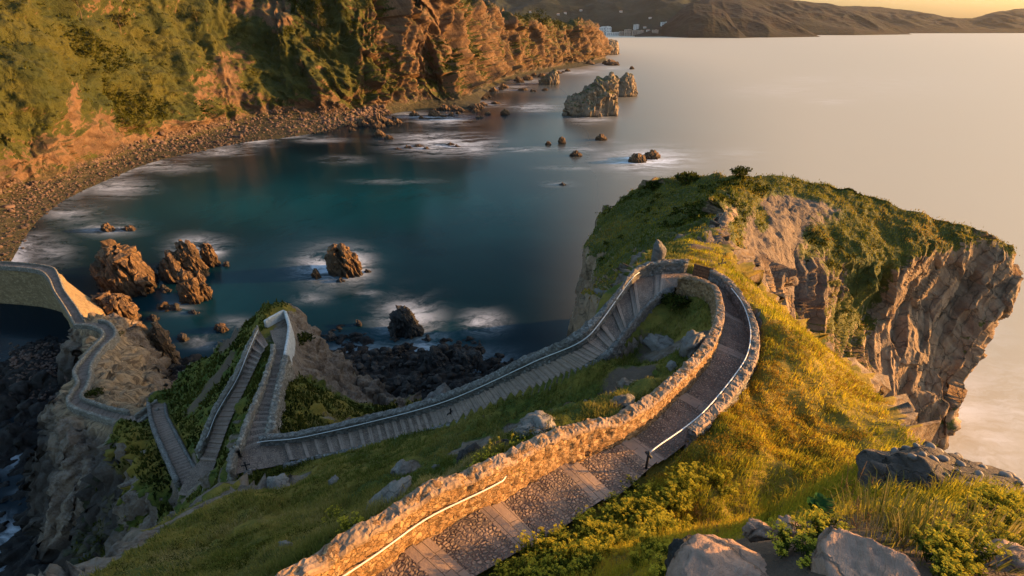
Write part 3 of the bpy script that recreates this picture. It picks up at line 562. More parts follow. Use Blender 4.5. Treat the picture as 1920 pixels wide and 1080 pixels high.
for x,y,rx,ry,v in [(1620,520,70,90,.9),(1570,600,35,40,.6),(1700,440,130,45,.8),(1500,480,30,25,.35),(1540,440,30,15,.4),(1460,330,200,40,.5),(1450,440,60,70,-.9),(1520,530,70,70,-.75),(1545,405,60,30,-.5),(1480,380,60,25,-.5),(1440,500,40,60,-.5),(1430,415,15,30,.7),(1345,440,26,40,-.9),(1365,395,25,25,-.7),(1250,380,140,60,.5),(1430,350,40,12,-.5),(1820,540,110,70,-.8),(1720,650,110,110,-.8)]: pblob(gr,x,y,rx,ry,v)
hl=gmesh('headland',G,M['headland'],attrs=dict(grass=np.clip(gr,0,1),soil=np.clip(so_,0,1)),flip=False)
tag(hl,'rocky headland with grass top and a steep bare cliff face over the sea','headland',kind='structure')
HEAD=G; HEADN=n2; HEADG=gr
# ================================================================ mainland cliffs along the bay
def slope_pt(foot,px_,py_,ang):
    d=ray(px_,py_); s=np.linspace(.05,4.0,8000); pts=d[None]*s[:,None]+np.array([0,0,H]); 
    r=np.linalg.norm(pts[:,:2]-foot[None,:2],axis=1); far=np.hypot(pts[:,0],pts[:,1])>np.hypot(foot[0],foot[1])
    g=pts[:,2]-(foot[2]+math.tan(math.radians(ang))*r); ok=np.where(far&(g<0))[0]
    return pts[ok[0]] if len(ok) else pts[-1]
cs=[ # shore, foot, slope angle foot->top, points up the slope, (shore is at sea level, foot at the back of the beach)
 ((-90,560),(-200,470,6),38,[(-270,380),(-380,200),(-520,20),(-640,-120)]),
 ((8,505),(-60,400,6),38,[(-130,300),(-230,150),(-320,0),(-400,-120)]),
 ((50,440),(0,358,6),40,[(-30,280),(-90,150),(-150,0),(-190,-120)]),
 ((85,400),(45,346,6),44,[(30,285),(0,150),(-50,0),(-80,-120)]),
 ((130,370),(105,335,5),44,[(100,270),(80,140),(60,0),(45,-120)]),
 ((200,338),(180,303,5),42,[(170,250),(155,130),(140,0),(130,-120)]),
 ((280,306),(255,272,5),42,[(245,215),(235,110),(225,0),(215,-120)]),
 ((370,285),(340,256,4),42,[(335,205),(325,110),(315,0),(310,-120)]),
 ((450,268),(430,234,5),44,[(425,180),(415,95),(405,0),(400,-120)]),
 ((560,255),(530,214,8),46,[(525,165),(520,90),(515,0),(512,-120)]),
 ((640,238),(610,212,7),52,[(605,160),(600,90),(595,0),(592,-120)]),
 ((710,218),(690,203,7),60,[(690,150),(692,80),(694,0),(696,-110)]),
 ((770,208),(745,193,7),62,[(740,140),(738,75),(738,0),(738,-90)]),
 ((840,203),(800,186,6),62,[(790,135),(784,70),(780,5),(778,-50)]),
 ((892,203),(855,183,6),62,[(842,140),(832,80),(824,20),(818,-18)]),
 ((905,180),(895,165,6),62,[(884,130),(872,82),(862,38),(855,8)]),
 ((930,160),(925,150,5),62,[(915,122),(905,84),(897,50),(892,24)]),
 ((965,148),(958,139,5),62,[(950,115),(943,86),(938,60),(935,38)]),
 ((1010,139),(1005,130,5),64,[(1000,108),(996,84),(993,62),(990,43)]),
 ((1050,131),(1048,122,5),66,[(1046,102),(1044,82),(1042,64),(1041,47)]),
 ((1085,126),(1083,117,5),66,[(1080,100),(1078,82),(1076,64),(1074,49)]),
 ((1112,121),(1110,112,5),68,[(1108,97),(1105,80),(1102,66),(1098,52)]),
 ((1136,114),(1134,106,5),68,[(1131,95),(1126,82),(1118,70),(1108,60)]),
]
rows=[]
for (sx,sy),(fx,fy,fz),ang,ups in cs:
    s0=P(sx,sy,0); f0_=P(fx,fy,fz); l=[s0+(s0-f0_)*np.array([.5,.5,0])+np.array([0,0,-4]),s0,f0_]
    prev=f0_
    for k,(ux,uy) in enumerate(ups):
        a=ang*(1.0 if k<3 else .92); 
        prev=slope_pt(f0_,ux,uy,a); l.append(prev)
    d=np.array([prev[0],prev[1],0]); d/=np.linalg.norm(d); l.append(prev+d*140+np.array([0,0,10 if ups[-1][1]<0 else -2])); l.append(prev+d*420+np.array([0,0,-30]))
    rows.append(l)
# turn the corner of the far point
l=rows[-1]; e=[]
for k,p in enumerate(l): e.append(p+np.array([15,160,0]) if k<7 else p+np.array([-20,120,0]))
for k in range(3,7): e[k]=l[k]+np.array([-10,150,-2])
rows.append(e)
A=np.array(rows); nst=len(A)
G=catmull(A,(nst-1)*42+1,0); lev=A.shape[1]
G=catmull(G,380,1); vv=np.linspace(0,lev-1,380)[None,:]; ss=np.linspace(0,nst-1,G.shape[0])[:,None]
n=grid_normals(G); n=n*np.where(np.median(n[...,2])>0,1,-1)
face=sm(1.75,2.35,vv)*sm(7.0,6.2,vv)
rib=sm(8.5,11,ss)                        # ribbed rock cliffs start where the green slope ends
# ribs and gullies run down the slope, leaning to the right as they fall
arc=np.r_[0,np.cumsum(np.linalg.norm(np.diff(A[:,2,:2],axis=0),axis=1))]; u=np.interp(ss[:,0],np.arange(nst),arc)[:,None]
dist=np.hypot(G[...,0],G[...,1])
wl=np.interp(ss[:,0],[0,8,11,15,18,23],[1/60,1/60,1/36,1/42,1/70,1/90])[:,None]
phase=np.cumsum(np.r_[0,np.diff(u[:,0])*wl[1:,0]])[:,None]
w_=np.stack([phase+G[...,2]*.0075+fbm(G*.010,3,91)*.30,G[...,2]*.006,0*G[...,0]],-1)
rb=ridged(w_,2,93,.45); rb2=ridged(w_*2.7+5,2,95)
amp=np.interp(ss[:,0],[0,6,9,11,15,18,23],[9,10,13,18,24,22,18])[:,None]
lay=(G@np.array([.75,-.1,.62]))*.085+fbm(G*.02,3,97)*1.1; saw=lay-np.floor(lay)
Rc=np.array([[.75,.1,-.62],[-.1,.99,.05],[.62,-.05,.75]]); Gc_=G@Rc.T
fz=facets(Gc_*np.array([.030,.04,.07])+fbm(G*.03,2,110)[...,None]*.25,112,1.3)*6.5+facets(Gc_*np.array([.09,.12,.24])+fbm(G*.1,2,114)[...,None]*.2,116,1.3)*2.6+ridged(Gc_*np.array([.10,.2,.55]),3,118)*.8
disp=face*(fz*(.45+.55*rib)+amp*(rb*.75+rb2*.28)+fbm(G*.03,4,99)*5+ (saw-.5)*3.2*(.35+.65*rib)+fbm(G*.12,4,101)*1.8+ridged(G*.09,3,102)*1.3)
bm=sm(.9,1.3,vv)*sm(2.4,1.9,vv)
disp=disp+bm*fbm(G*.25,3,103)*.5
nh=n*np.array([1,1,.6]); G=G+nh*disp[...,None]
px,py,_=proj(G); n2=grid_normals(G); n2=n2*np.where(np.median(n2[...,2])>0,1,-1)
gr=np.interp(ss[:,0],[0,7,9,10.5,11.5,15,17,23],[.84,.86,.80,.76,.58,.56,.50,.46])[:,None]+fbm(G*.018,4,105)*.22-(rb-.2)*.6*rib+(n2[...,2]-.62)*.8*(.4+.6*rib)+sm(4.8,6,vv)*.4*rib
for x,y,rx,ry,v in [(140,190,14,50,-.6),(190,245,34,40,-.45),(105,280,60,28,-.65),(40,320,60,22,-.35),(240,270,40,22,-.5),(440,110,45,35,-.55),(400,160,55,35,-.45),(470,190,45,30,-.4),(520,25,30,30,-.75),(460,15,40,25,-.6),(330,240,40,14,-.4),(430,232,120,12,-.4),(560,215,90,16,-.6),(590,60,60,60,.5),(640,90,40,90,.45),(740,110,22,50,.5),(560,110,40,50,.3),(250,140,120,70,.25),(90,110,90,60,.25)]: pblob(gr,x,y,rx,ry,v)
gr=gr*sm(1.95,2.35,vv+fbm(G*.04,3,108)*.2)
cl=gmesh('sea_cliffs',G,M['cliff'],attrs=dict(grass=np.clip(gr,0,1),shore=sm(2.3,1.95,vv+fbm(G*.05,3,107)*.35)),flip=False); tag(cl,'green and orange cliffs curving round the far side of the bay','cliff',kind='structure')
CL=G; CLN=n2; CLG=gr; CLV=np.broadcast_to(vv,gr.shape); CLS=np.broadcast_to(ss,gr.shape)
# ================================================================ hills across the water
def far_hill(name,label,base,ridge,depth,m,seed,amp=14,nx=260,ny=60):
    bx=np.linspace(base[0][0],base[-1][0],nx); bp=np.interp(bx,[b[0] for b in base],[b[1] for b in base]); rp=np.interp(bx,[r[0] for r in ridge],[r[1] for r in ridge])
    B=np.array([P(x,y,0) for x,y in zip(bx,bp)])
    R_=np.array([PY(x,min(y,yb-.3),b[1]+depth*max(.05,min(1,(yb-y)/60))) for x,y,yb,b in zip(bx,rp,bp,B)])
    t=np.linspace(0,1,ny)[None,:,None]; prof=t**.8
    Gh=B[:,None]*(1-t)+R_[:,None]*t; Gh[...,2]=R_[:,None,2]*np.minimum(prof[...,0]*1.0,1)
    back=R_[:,None]+np.linspace(.06,1,14)[None,:,None]*np.stack([R_[:,0]*.12,R_[:,1]*.18,-R_[:,2]*.9-10],1)[:,None]
    Gh=np.concatenate([Gh,back],1)
    tt=np.r_[np.linspace(0,1,ny),np.ones(14)*.8][None,:]
    w=np.stack([Gh[...,0]*.004,Gh[...,1]*.0022,Gh[...,2]*0],-1)
    Gh[...,2]+=np.minimum(1,Gh[...,2]/40)*amp*(ridged(w,5,seed)*.6-.3)*np.sin(np.clip(tt,0,1)*np.pi*.86+.1)
    Gh[:,0,2]=-3
    o=gmesh(name,Gh,m); tag(o,label,'hill',kind='structure'); return Gh
def hill_mat(name,a,b,c,sc):
    t=NT(name); p=t.pos(); n=t.noise(p,sc,6,.6); n2=t.noise(p,sc*5,4,.7); ge=t.n('ShaderNodeNewGeometry'); sp=t.n('ShaderNodeSeparateXYZ'); t.set(sp.inputs[0],ge.outputs['Normal'])
    col=t.mix(t.ramp(n,.4,.62),a,b); col=t.mix(t.math('MULTIPLY',t.ramp(n2,.52,.7),.7),col,c)
    col=t.mix(t.ramp(t.math('ADD',sp.outputs[2],t.math('MULTIPLY',n2,.3)),.75,.55),col,(.06,.038,.026))
    return t.bsdf(col,.95,t.bump(n2,.6,15),.1)
HM=hill_mat('hill_woods',(.012,.016,.009),(.022,.025,.013),(.006,.008,.006),.004)
HM2=hill_mat('hill_heath',(.017,.011,.007),(.014,.013,.006),(.008,.008,.005),.006)
TOWN=far_hill('town_hill','dark wooded hillside rising behind the seaside town',[(560,66),(1100,66),(1225,68),(1400,69)],[(560,-60),(1000,-62),(1250,-50),(1330,-30),(1400,-10)],2600,HM,201,60)
far_hill('heath_hill','brown hill above the white building',[(1190,69),(1240,68.5),(1290,71),(1385,71.5),(1440,70)],[(1190,66),(1222,58),(1238,46),(1262,32),(1280,14),(1300,6),(1335,8),(1362,26),(1385,58),(1400,69),(1440,70)],600,HM2,207,26)
far_hill('dark_cape','dark brown cape falling gently to the sea',[(1270,69),(1440,70.5),(1539,69)],[(1270,10),(1330,-4),(1390,2),(1440,22),(1480,38),(1510,54),(1530,66),(1539,69)],900,HM2,211,22)
far_hill('second_cape','long brown cape behind the first one',[(1380,66),(1600,66),(1710,64.5)],[(1380,-12),(1480,-1),(1560,8),(1610,20),(1650,37),(1690,58),(1710,64.5)],1200,HM2,217,26)
far_hill('distant_coast','distant hazy hills on the horizon',[(1540,63),(1700,62.5),(1960,62)],[(1540,12),(1590,11),(1650,13),(1710,21),(1770,31),(1825,33),(1870,22),(1920,17),(1960,14)],1500,HM2,223,30)
far_hill('distant_coast','low coast continuing beyond the bay to the right',[(1900,62),(2300,61),(2600,60)],[(1900,18),(2000,10),(2200,30),(2600,40)],1500,HM2,229,30)
# ================================================================ sea
az=np.radians(np.linspace(-80,80,521)); rr=np.geomspace(18,16000,760)
AZ,RR=np.meshgrid(az,rr); W=np.stack([RR*np.sin(AZ),RR*np.cos(AZ),0*RR],-1)
wx,wy,_=proj(W)
foam=np.zeros(RR.shape); shoal_refl=np.zeros(RR.shape)
# patches of white water (photo centre, half-widths), turned into ellipses lying on the sea
FO=[(620,500,62,36,.85),(655,500,42,34,1),(765,600,60,40,.8),(790,650,50,40,.65),(905,605,42,22,.75),(700,680,110,40,.5),(880,690,90,35,.55),(830,270,95,22,.85),(800,255,80,8,.6),(890,280,40,14,.6),(1215,300,85,24,1),(1200,310,60,18,.7),(1110,222,45,12,.6),(1000,202,50,9,.55),(950,165,50,8,.55),(830,225,60,12,.75),(760,215,50,8,.6),(900,195,50,8,.6),(985,152,40,6,.5),(1080,135,50,6,.6),(1140,128,40,4,.5),(200,428,60,14,.6),(220,425,40,10,.6),(370,460,50,18,.8),(400,470,25,16,.7),(340,480,26,12,.6),(130,400,60,22,.45),(90,470,50,30,.4),(215,350,70,20,.55),(300,310,80,15,.6),(400,285,70,9,.7),(470,270,50,7,.55),(600,262,50,6,.5),(330,580,40,12,.35),(440,610,40,16,.35),(380,640,35,16,.4),(580,560,40,12,.35),(690,550,30,8,.35),(1100,280,60,6,.4),(1045,345,30,5,.5),(980,280,60,5,.45),(1150,265,30,5,.3),(1060,315,60,4,.3),(640,300,50,8,.3),(740,340,70,5,.35),
 (20,730,50,40,.6),(15,850,40,30,.7),(30,1000,60,40,.6),(10,1060,50,40,.6),(60,930,40,20,.3),(1800,770,90,90,.55),(1850,850,90,80,.6),(1900,760,110,90,.45),(1770,860,40,50,.7),(1830,650,80,50,.3),(1450,170,120,16,.20),(1560,190,60,8,.25),(1520,150,80,10,.2),(1380,290,60,14,.2),(1650,160,200,30,.12)]
for x,y,a,b,v in FO:
    e=((wx-x)/a)**2+((wy-y)/b)**2; foam=np.maximum(foam,.9*v*np.exp(-e*1.25))
# surf along the beach: distance from the mainland shore line
shore=np.array([P(*c[0]) for c in cs])[:10]; dsh=np.full(RR.shape,1e9)
for a,b in zip(shore[:-1],shore[1:]):
    e=b-a; t=np.clip(((W[...,0]-a[0])*e[0]+(W[...,1]-a[1])*e[1])/(e@e),0,1); dsh=np.minimum(dsh,np.hypot(W[...,0]-a[0]-t*e[0],W[...,1]-a[1]-t*e[1]))
foam=np.maximum(foam,.72*np.exp(-(dsh/6.5)**2)*(.6+.5*fbm(W*.03,3,301)))
for x,y,a,b,v in [(520,385,330,55,1.0),(760,370,260,60,.9),(900,400,200,70,.45),(430,360,200,30,.6),(230,400,160,70,.7),(780,640,150,70,.6),(560,520,260,120,.35),(400,560,160,80,.5),(660,480,120,60,.4)]:  # teal shoal tint, with the lit cliff's reflection painted in as a band
    e=((wx-x)/a)**2+((wy-y)/b)**2; shoal_refl=np.maximum(shoal_refl,v*np.exp(-e))
ang=np.degrees(AZ)
openw=sm(-3,33,ang+(RR-300)*.010)              # how exposed the water is: calm in the bay, choppy in the open; also paints in the sky's sheen
t=NT('sea_water'); p=t.pos(); fo=t.attr('foam'); sh=t.attr('shoal_reflection'); op=t.attr('exposed_sheen')
st_=t.scalev(p,(.05,.035,1)); n1=t.noise(st_,1.0,7,.62,.8); n2=t.noise(t.scalev(p,(.25,.16,1)),1.0,6,.65,1.2); n3=t.noise(t.scalev(p,(.012,.02,1)),1,4,.55,.5)
dw=t.noise(t.scalev(p,(.03,.03,1)),1,5,.6,ch='Color'); dv=t.n('ShaderNodeVectorMath',operation='MULTIPLY_ADD'); t.set(dv.inputs[0],dw); dv.inputs[1].default_value=(26,26,0); t.set(dv.inputs[2],p)
n4=t.noise(t.scalev(dv.outputs[0],(.035,.11,1)),1,6,.6,.4); n5=t.noise(t.scalev(dv.outputs[0],(.22,.5,1)),1,7,.68,.8)
fm=t.math('SMOOTH_MIN',t.math('MULTIPLY',t.math('POWER',fo,1.25),t.ramp(t.math('ADD',t.math('MULTIPLY',n4,.75),t.math('MULTIPLY',n5,.35)),.42,.70,.03,1.3)),.95,.1)
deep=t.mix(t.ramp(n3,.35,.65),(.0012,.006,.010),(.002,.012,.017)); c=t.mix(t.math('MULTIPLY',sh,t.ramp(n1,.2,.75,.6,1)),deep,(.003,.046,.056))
c=t.mix(t.math('MULTIPLY',t.math('POWER',op,1.3),.66),c,(.57,.50,.36))  # cream reflection of the bright sky, mixed into the open water's colour
c=t.mix(fm,c,(.72,.77,.82))
rg=t.math('ADD',t.math('ADD',.16,t.math('MULTIPLY',op,.42)),t.math('MULTIPLY',fm,.35))
hb=t.math('ADD',t.math('MULTIPLY',n1,1.0),t.math('MULTIPLY',n2,.3))
SEAM=t.bsdf(c,rg,t.bump(hb,.25,.35),t.math('ADD',.18,t.math('MULTIPLY',op,.3)),IOR=t.math('ADD',1.17,t.math('MULTIPLY',op,.16)))
sea=mesh_np('sea',W.reshape(-1,3),gquads(*RR.shape)[:,::-1],SEAM,attrs=dict(foam=np.clip(foam,0,1),shoal_reflection=shoal_refl,exposed_sheen=openw)); tag(sea,'smooth long exposure sea, dark teal in the bay and pale towards the sunset','sea',kind='structure')
bedv=np.array([[-17000,-200,-9],[17000,-200,-9],[17000,17000,-9],[-17000,17000,-9]],float)
tag(mesh_np('seabed',bedv,np.array([[0,1,2,3]]),M['darkrock']),'dark sea floor under the water','seabed',kind='structure')
# ================================================================ stairs and walls
def edges(key,step=.12):
    a,b=RIB[key]; A2=catmull(a,len(a)*60); B2=catmull(b,len(b)*60); C=(A2+B2)/2
    s=np.r_[0,np.cumsum(np.linalg.norm(np.diff(C,axis=0),axis=1))]; idx=np.linspace(0,len(a)-1,len(A2))
    n=int(s[-1]/step); t=np.linspace(0,s[-1],n)
    f=lambda X:np.stack([np.interp(t,s,X[:,k]) for k in range(3)],1)
    return f(A2),f(B2),t,np.interp(t,s,idx)
def stair(name,key,label,rise=.17,pair_above=None,flag=.0,across=9,rise2=None,i0=None,i1=None,dz=0.0):
    A_,B_,t,ix=edges(key,.02); 
    m=np.ones(len(t),bool)
    if i0 is not None: m&=ix>=i0
    if i1 is not None: m&=ix<=i1
    A_,B_,t=A_[m],B_[m],t[m]; t=t-t[0]
    z=(A_[:,2]+B_[:,2])/2; dirn=1 if z[-1]<z[0] else -1; zz=z if dirn==1 else z[::-1]
    zz=np.minimum.accumulate(zz)
    brk=[0.0]; lev=[zz[0]]; k=1
    L=t[-1]; nst=int((zz[0]-zz[-1])/rise)
    zt=zz[0]
    for k in range(1,400):
        zt-=rise if (rise2 is None or zt>pair_above) else rise2
        if zt<zz[-1]+.05: break
        s=np.interp(-zt,-zz,t)
        if pair_above is not None and zt>pair_above:
            if k%2==0: s=max(brk[-1]+.5,min(s,brk[-1]+.55))
        s=max(s,brk[-1]+.24)
        if s>L-.3: break
        brk.append(s); lev.append(zt)
    brk.append(L)
    rs=random.Random(hash(name)%1000)
    mb_V=[];Q=[];UV=[];SL=[];FL=[];off=0
    w=np.linspace(0,1,across)
    prev=None
    for i in range(len(brk)-1):
        s0,s1=brk[i],brk[i+1]; n=max(2,int((s1-s0)/.22)+1); ss=np.linspace(s0,s1,n)
        if s1-s0>.8: ss=np.unique(np.r_[ss,s1-.36,s1-.34,s0+.01])
        sq=ss if dirn==1 else L-ss
        a=np.stack([np.interp(sq,t,A_[:,j]) for j in range(3)],1); b=np.stack([np.interp(sq,t,B_[:,j]) for j in range(3)],1)
        zg=np.interp(ss,t,zz) if True else 0
        zl=np.full(len(ss),lev[i])-.02*(ss-s0)
        # long landings follow the ground between their edges
        if s1-s0<=1.2 and i<len(brk)-2: zl=lev[i]-(lev[i]-lev[i+1])*.55*(ss-s0)/(s1-s0)
        if s1-s0>1.2: zl=lev[i]-.02*(ss-s0)
        V=a[:,None]*(1-w)[None,:,None]+b[:,None]*w[None,:,None]; V[...,2]=zl[:,None]+dz+fbm(V*np.array([1.5,1.5,0]),2,7)*.018
        wid=np.linalg.norm(a-b,axis=1)
        uv=np.stack([w[None,:]*wid[:,None],np.broadcast_to(sq[:,None],(len(sq),across))],-1)
        slab=np.where((s1-ss<.35)|(s1-s0<.7),1.0,0.0)[:,None]*np.ones(across)[None]
        if i==len(brk)-2 and s1-s0>.7: slab*=0
        if prev is not None:      # riser
            R_=np.stack([prev,V[0]],0); mb_V.append(R_.reshape(-1,3)); q=gquads(2,across,off=off); Q.append(q); UV.append(np.stack([np.tile(w*wid[0],2),np.r_[np.zeros(across),np.full(across,.17)]],-1)); SL.append(np.ones(2*across)); FL.append(np.zeros(2*across)); off+=2*across
        mb_V.append(V.reshape(-1,3)); Q.append(gquads(len(ss),across,off=off)); UV.append(uv.reshape(-1,2)); SL.append(slab.ravel()); FL.append(np.full(slab.size,flag)); off+=slab.size
        prev=V[-1]
    o=mesh_np(name,np.concatenate(mb_V),np.concatenate(Q),M['paving'],smooth=False,attrs=dict(slab=np.concatenate(SL),flag=np.concatenate(FL)),uv=np.concatenate(UV))
    tag(o,label,'path',kind='structure'); return o
stair('footpath','up','cobbled stone stair path curving down round the grassy bend',.18,55.9,.35,rise2=.34)
stair('footpath','l2','narrow stone path on the spur between two walls',.3,None,.35,i1=4.2); stair('footpath','l3','stair flight down the left side of the spur',.32,None,.35)
stair('footpath','l4','lowest stair flight leading to the bridge',.2,None,.35); stair('footpath','k','winding path over the rock islet',.15,None,.6); stair('footpath','c','path along the lit causeway',.3,None,.6)
def sub(key,edge,i0,i1,step):
    A_,B_,t,ix=edges(key,step); m=(ix>=i0)&(ix<=i1); e,o=(A_,B_) if edge=='L' else (B_,A_)
    out=(e-o)[m]; out[:,2]=0; out/=np.linalg.norm(out,axis=1,keepdims=True); return e[m],out
def wall_mesh(base,out,th,h,bin_,bout,du,amp=.045,seed=0,ends=(0,0),batter=.06,hp=None):
    """base: inner foot line, out: horizontal direction towards the outside"""
    n=len(base); prof=[(0,-bin_),(-.005,0),(0,h*.5),(.01,h*.9),(.05,h+.01),(th*.5,h+.05),(th-.06,h+.01),(th,h*.9),(th+.02,h*.3),(th+.05,0),(th+batter+.05,-bout*.5),(th+batter*2+.05,-bout)]
    pr=resample(np.array([(a,b,0) for a,b in prof]),du)[:,:2]
    hv=1+.07*fbm(np.stack([base[:,0]*.9,base[:,1]*.9,base[:,2]*0],-1),3,seed+1)
    if hp is not None: hv=hv*hp
    G=base[:,None]+out[:,None]*pr[None,:,0:1]; G[...,2]=base[:,None,2]+np.where(pr[None,:,1]>0,pr[None,:,1]*hv[:,None],pr[None,:,1])
    # rounded ends
    if ends[0]: G[0]=G[0]*.0+np.array([*(base[0]+out[0]*th/2)[:2],0])+np.array([0,0,1])*np.minimum(G[0][:,2:3],base[0,2]+h*.8)
    if ends[1]: G[-1]=np.array([*(base[-1]+out[-1]*th/2)[:2],0])+np.array([0,0,1])*np.minimum(G[-1][:,2:3],base[-1,2]+h*.8)
    nn=grid_normals(G); c=base+out*th/2; c=np.stack([c[:,0],c[:,1],base[:,2]+h*.3],1)[:,None]; sgn=np.sign(np.median(((G-c)*nn).sum(-1))); nn=nn*sgn
    w1,w2,wi=worley(G*np.array([4.2,4.2,5.6]),seed); d=amp*((wi-.5)*1.0+.55*sm(0,.35,w2-w1)-.3)+amp*.7*fbm(G*1.2,3,seed+3)+amp*(1.0 if seed==11 else 1.3)*facets(G*np.array([4.5,4.5,6]),seed+7,1.1)+amp*.5*fbm(G*5,3,seed+5)
    return G+nn*d[...,None],sgn
def wall(name,label,segs,th,h,m,bin_=.3,bout=.6,du=.09,amp=.045,seed=0,ends=(1,1),group=None,coping=None,hprof=None):
    base=np.concatenate([s[0] for s in segs]); out=np.concatenate([s[1] for s in segs])
    k=np.r_[True,np.linalg.norm(np.diff(base,axis=0),axis=1)>.02]; base=base[k];out=out[k]
    # soften the turn of the outward direction
    for _ in range(3): out[1:-1]=(out[:-2]+out[1:-1]*2+out[2:])/4
    out/=np.linalg.norm(out,axis=1,keepdims=True)
    hp=None if hprof is None else np.interp(np.linspace(0,1,len(base)),np.linspace(0,1,len(hprof)),hprof)
    G,s=wall_mesh(base,out,th,h,bin_,bout,du,amp,seed,ends=ends,hp=hp)
    o=gmesh(name,G,m,flip=s<0); tag(o,label,'wall',group)
    if coping is not None:
        n=len(base); pr=resample(np.array([(-.03,h-.10,0),(-.035,h+.0,0),(.03,h+.045,0),(th*.5,h+.05,0),(th-.03,h+.045,0),(th+.04,h,0),(th+.03,h-.1,0)]),du)[:,:2]
        hv=1+.07*fbm(np.stack([base[:,0]*.9,base[:,1]*.9,base[:,2]*0],-1),3,seed+1)
        hv=hv if hp is None else hv*hp
        Gc=base[:,None]+out[:,None]*pr[None,:,0:1]; Gc[...,2]=base[:,None,2]+pr[None,:,1]*hv[:,None]
        w1,w2,wi=worley(Gc*np.array([2.6,2.6,1.6])+fbm(Gc*2,2,5)[...,None]*.5,seed+9); nn=grid_normals(Gc)*np.sign(s)
        Gc=Gc+np.array([0,0,1])*(facets(Gc*np.array([2.4,2.4,.5])+fbm(Gc*1.5,2,seed)[...,None]*.25,seed+9,.9)*.075)[...,None]+nn*(facets(Gc*6,seed+4,1)*.03+fbm(Gc*4,3,seed+4)*.016)[...,None]
        gmesh('coping',Gc,coping,o,flip=s<0,smooth=False)
    return o,base,out
def seg_pts(pts,outpt,step):
    b=smoothline(np.array(pts),step) if len(pts)>2 else resample(np.array(pts,float),step); c=np.asarray(outpt,float)
    t=np.gradient(b,axis=0); o=np.stack([-t[:,1],t[:,0],0*t[:,0]],1); o/=np.linalg.norm(o,axis=1,keepdims=True)+1e-9
    sg=np.sign(((c-b.mean(0))*o.mean(0)).sum()); return b,o*sg
wi=wall('stone_wall','long orange rough stone wall on the left of the near cobbled path',[sub('up','L',0,12.3,.09)],.5,1.2,M['wall'],.3,1.5,.08,.055,11,coping=M['walltop'],hprof=[1.38,1.32,1.08,.86,.78,.76,.76])
wall('stone_curb','low mossy stone kerb along the downhill edge of the lower path',[sub('up','L',12.35,19.6,.14)],.42,.16,M['greywall'],.3,.9,.12,.05,13)
wr=wall('stone_wall','curved grey stone wall with white handrail beside the golden grass',[sub('up','R',6.6,11.55,.09)],.4,.88,M['greywall'],.3,.8,.085,.05,15,coping=M['walltop'])
wo=wall('stone_wall','long grey stone wall on the seaward side of the lower path',[sub('up','R',12.25,20.2,.14)],.55,.95,M['greywall'],.3,2.2,.11,.06,17,coping=M['greywall'])
a,b=RIB['up']
wall('stone_wall','stubby rough wall closing the sharp corner above the spur',[seg_pts([a[-1]+np.array([.2,-.3,0]),b[-1]],P(420,870,42),.14),sub('l2','L',0,3.2,.14)],.55,.95,M['lowwall'],.3,2.2,.12,.07,19)
wall('stone_wall','rough stone wall at the foot of the right side of the spur stair',[sub('l2','R',0.15,2.7,.14)],.8,1.0,M['lowwall'],.3,1.8,.12,.09,21)
e1=sub('l2','R',2.7,4.95,.14)
wall('rendered_wall','smooth pale rendered wall round the top of the spur',[e1,seg_pts([RIB['l2'][1][-1],(RIB['l2'][1][-1]+RIB['l3'][0][0])/2+np.array([0,.5,0]),RIB['l3'][0][0]+np.array([.3,1.3,0])],P(515,560,36),.14)],.45,1.0,M['render'],.3,1.6,.14,.012,23)
wl,wlb,wlo=wall('stone_wall','dark stone wall with handrail left of the long spur stair',[sub('l3','L',0,4.2,.14)],.75,1.0,M['lowwall'],.3,1.8,.12,.08,25)
wall('stone_wall','long low wall on the left of the lowest stair flight',[sub('l4','L',0,4,.16)],.55,.8,M['greywall'],.3,1.2,.14,.05,27)
wall('stone_curb','thin kerb on the grass side of the lowest stair flight',[sub('l4','R',0.1,4,.16)],.35,.35,M['greywall'],.3,.8,.14,.04,29)
wall('stone_wall','winding wall on the outer side of the islet path',[sub('k','L',0,11,.18)],.6,.85,M['lowwall'],.3,2.4,.16,.07,31)
wall('stone_wall','winding wall between the islet path and the bare rock slab',[sub('k','R',.6,10.4,.18)],.6,.85,M['lowwall'],.3,1.0,.16,.07,33)
wall('parapet','near parapet of the causeway path',[sub('c','L',0,8,.25)],.4,.7,M['lowwall'],.3,.6,.2,.05,35)
wall('parapet','sunlit far parapet of the causeway path',[sub('c','R',0,8,.25)],.4,.7,M['lowwall'],.3,.6,.2,.05,37)
# ---- causeway body with arches on the near side
cl_=smoothline(RIB['c'][0],.35); cr_=catmull(RIB['c'][1],len(cl_)); n=len(cl_)
out=cl_-cr_; out[:,2]=0; out/=np.linalg.norm(out,axis=1,keepdims=True); arc=np.r_[0,np.cumsum(np.linalg.norm(np.diff(cl_,axis=0),axis=1))]
vv_=np.linspace(0,1,60)
top=cl_+out*.42; bot=top+out*1.2; bot[:,2]=-2
Gl=top[:,None]*(1-vv_)[None,:,None]+bot[:,None]*vv_[None,:,None]; Gl[...,2]-=.1*(1-vv_)
rec=np.zeros(Gl.shape[:2])
for c,w_a,zt in [(15,4.2,9.0),(28.5,5.2,9.5),(47,5.0,8.5)]:
    x=(arc[:,None]-c)/w_a; crown=zt-3.6*(1-np.sqrt(np.maximum(0,1-x*x))); rec=np.maximum(rec,((np.abs(x)<1)&(Gl[...,2]<crown)).astype(float))
nn=grid_normals(Gl); w1,w2,wid=worley(Gl*np.array([1.1,1.1,1.8]),41)
Gl=Gl+out[:,None]*(.10*(wid-.5)+.06*sm(0,.2,w2-w1)+fbm(Gl*.5,3,43)*.15)[...,None]-out[:,None]*(rec*2.6)[...,None]
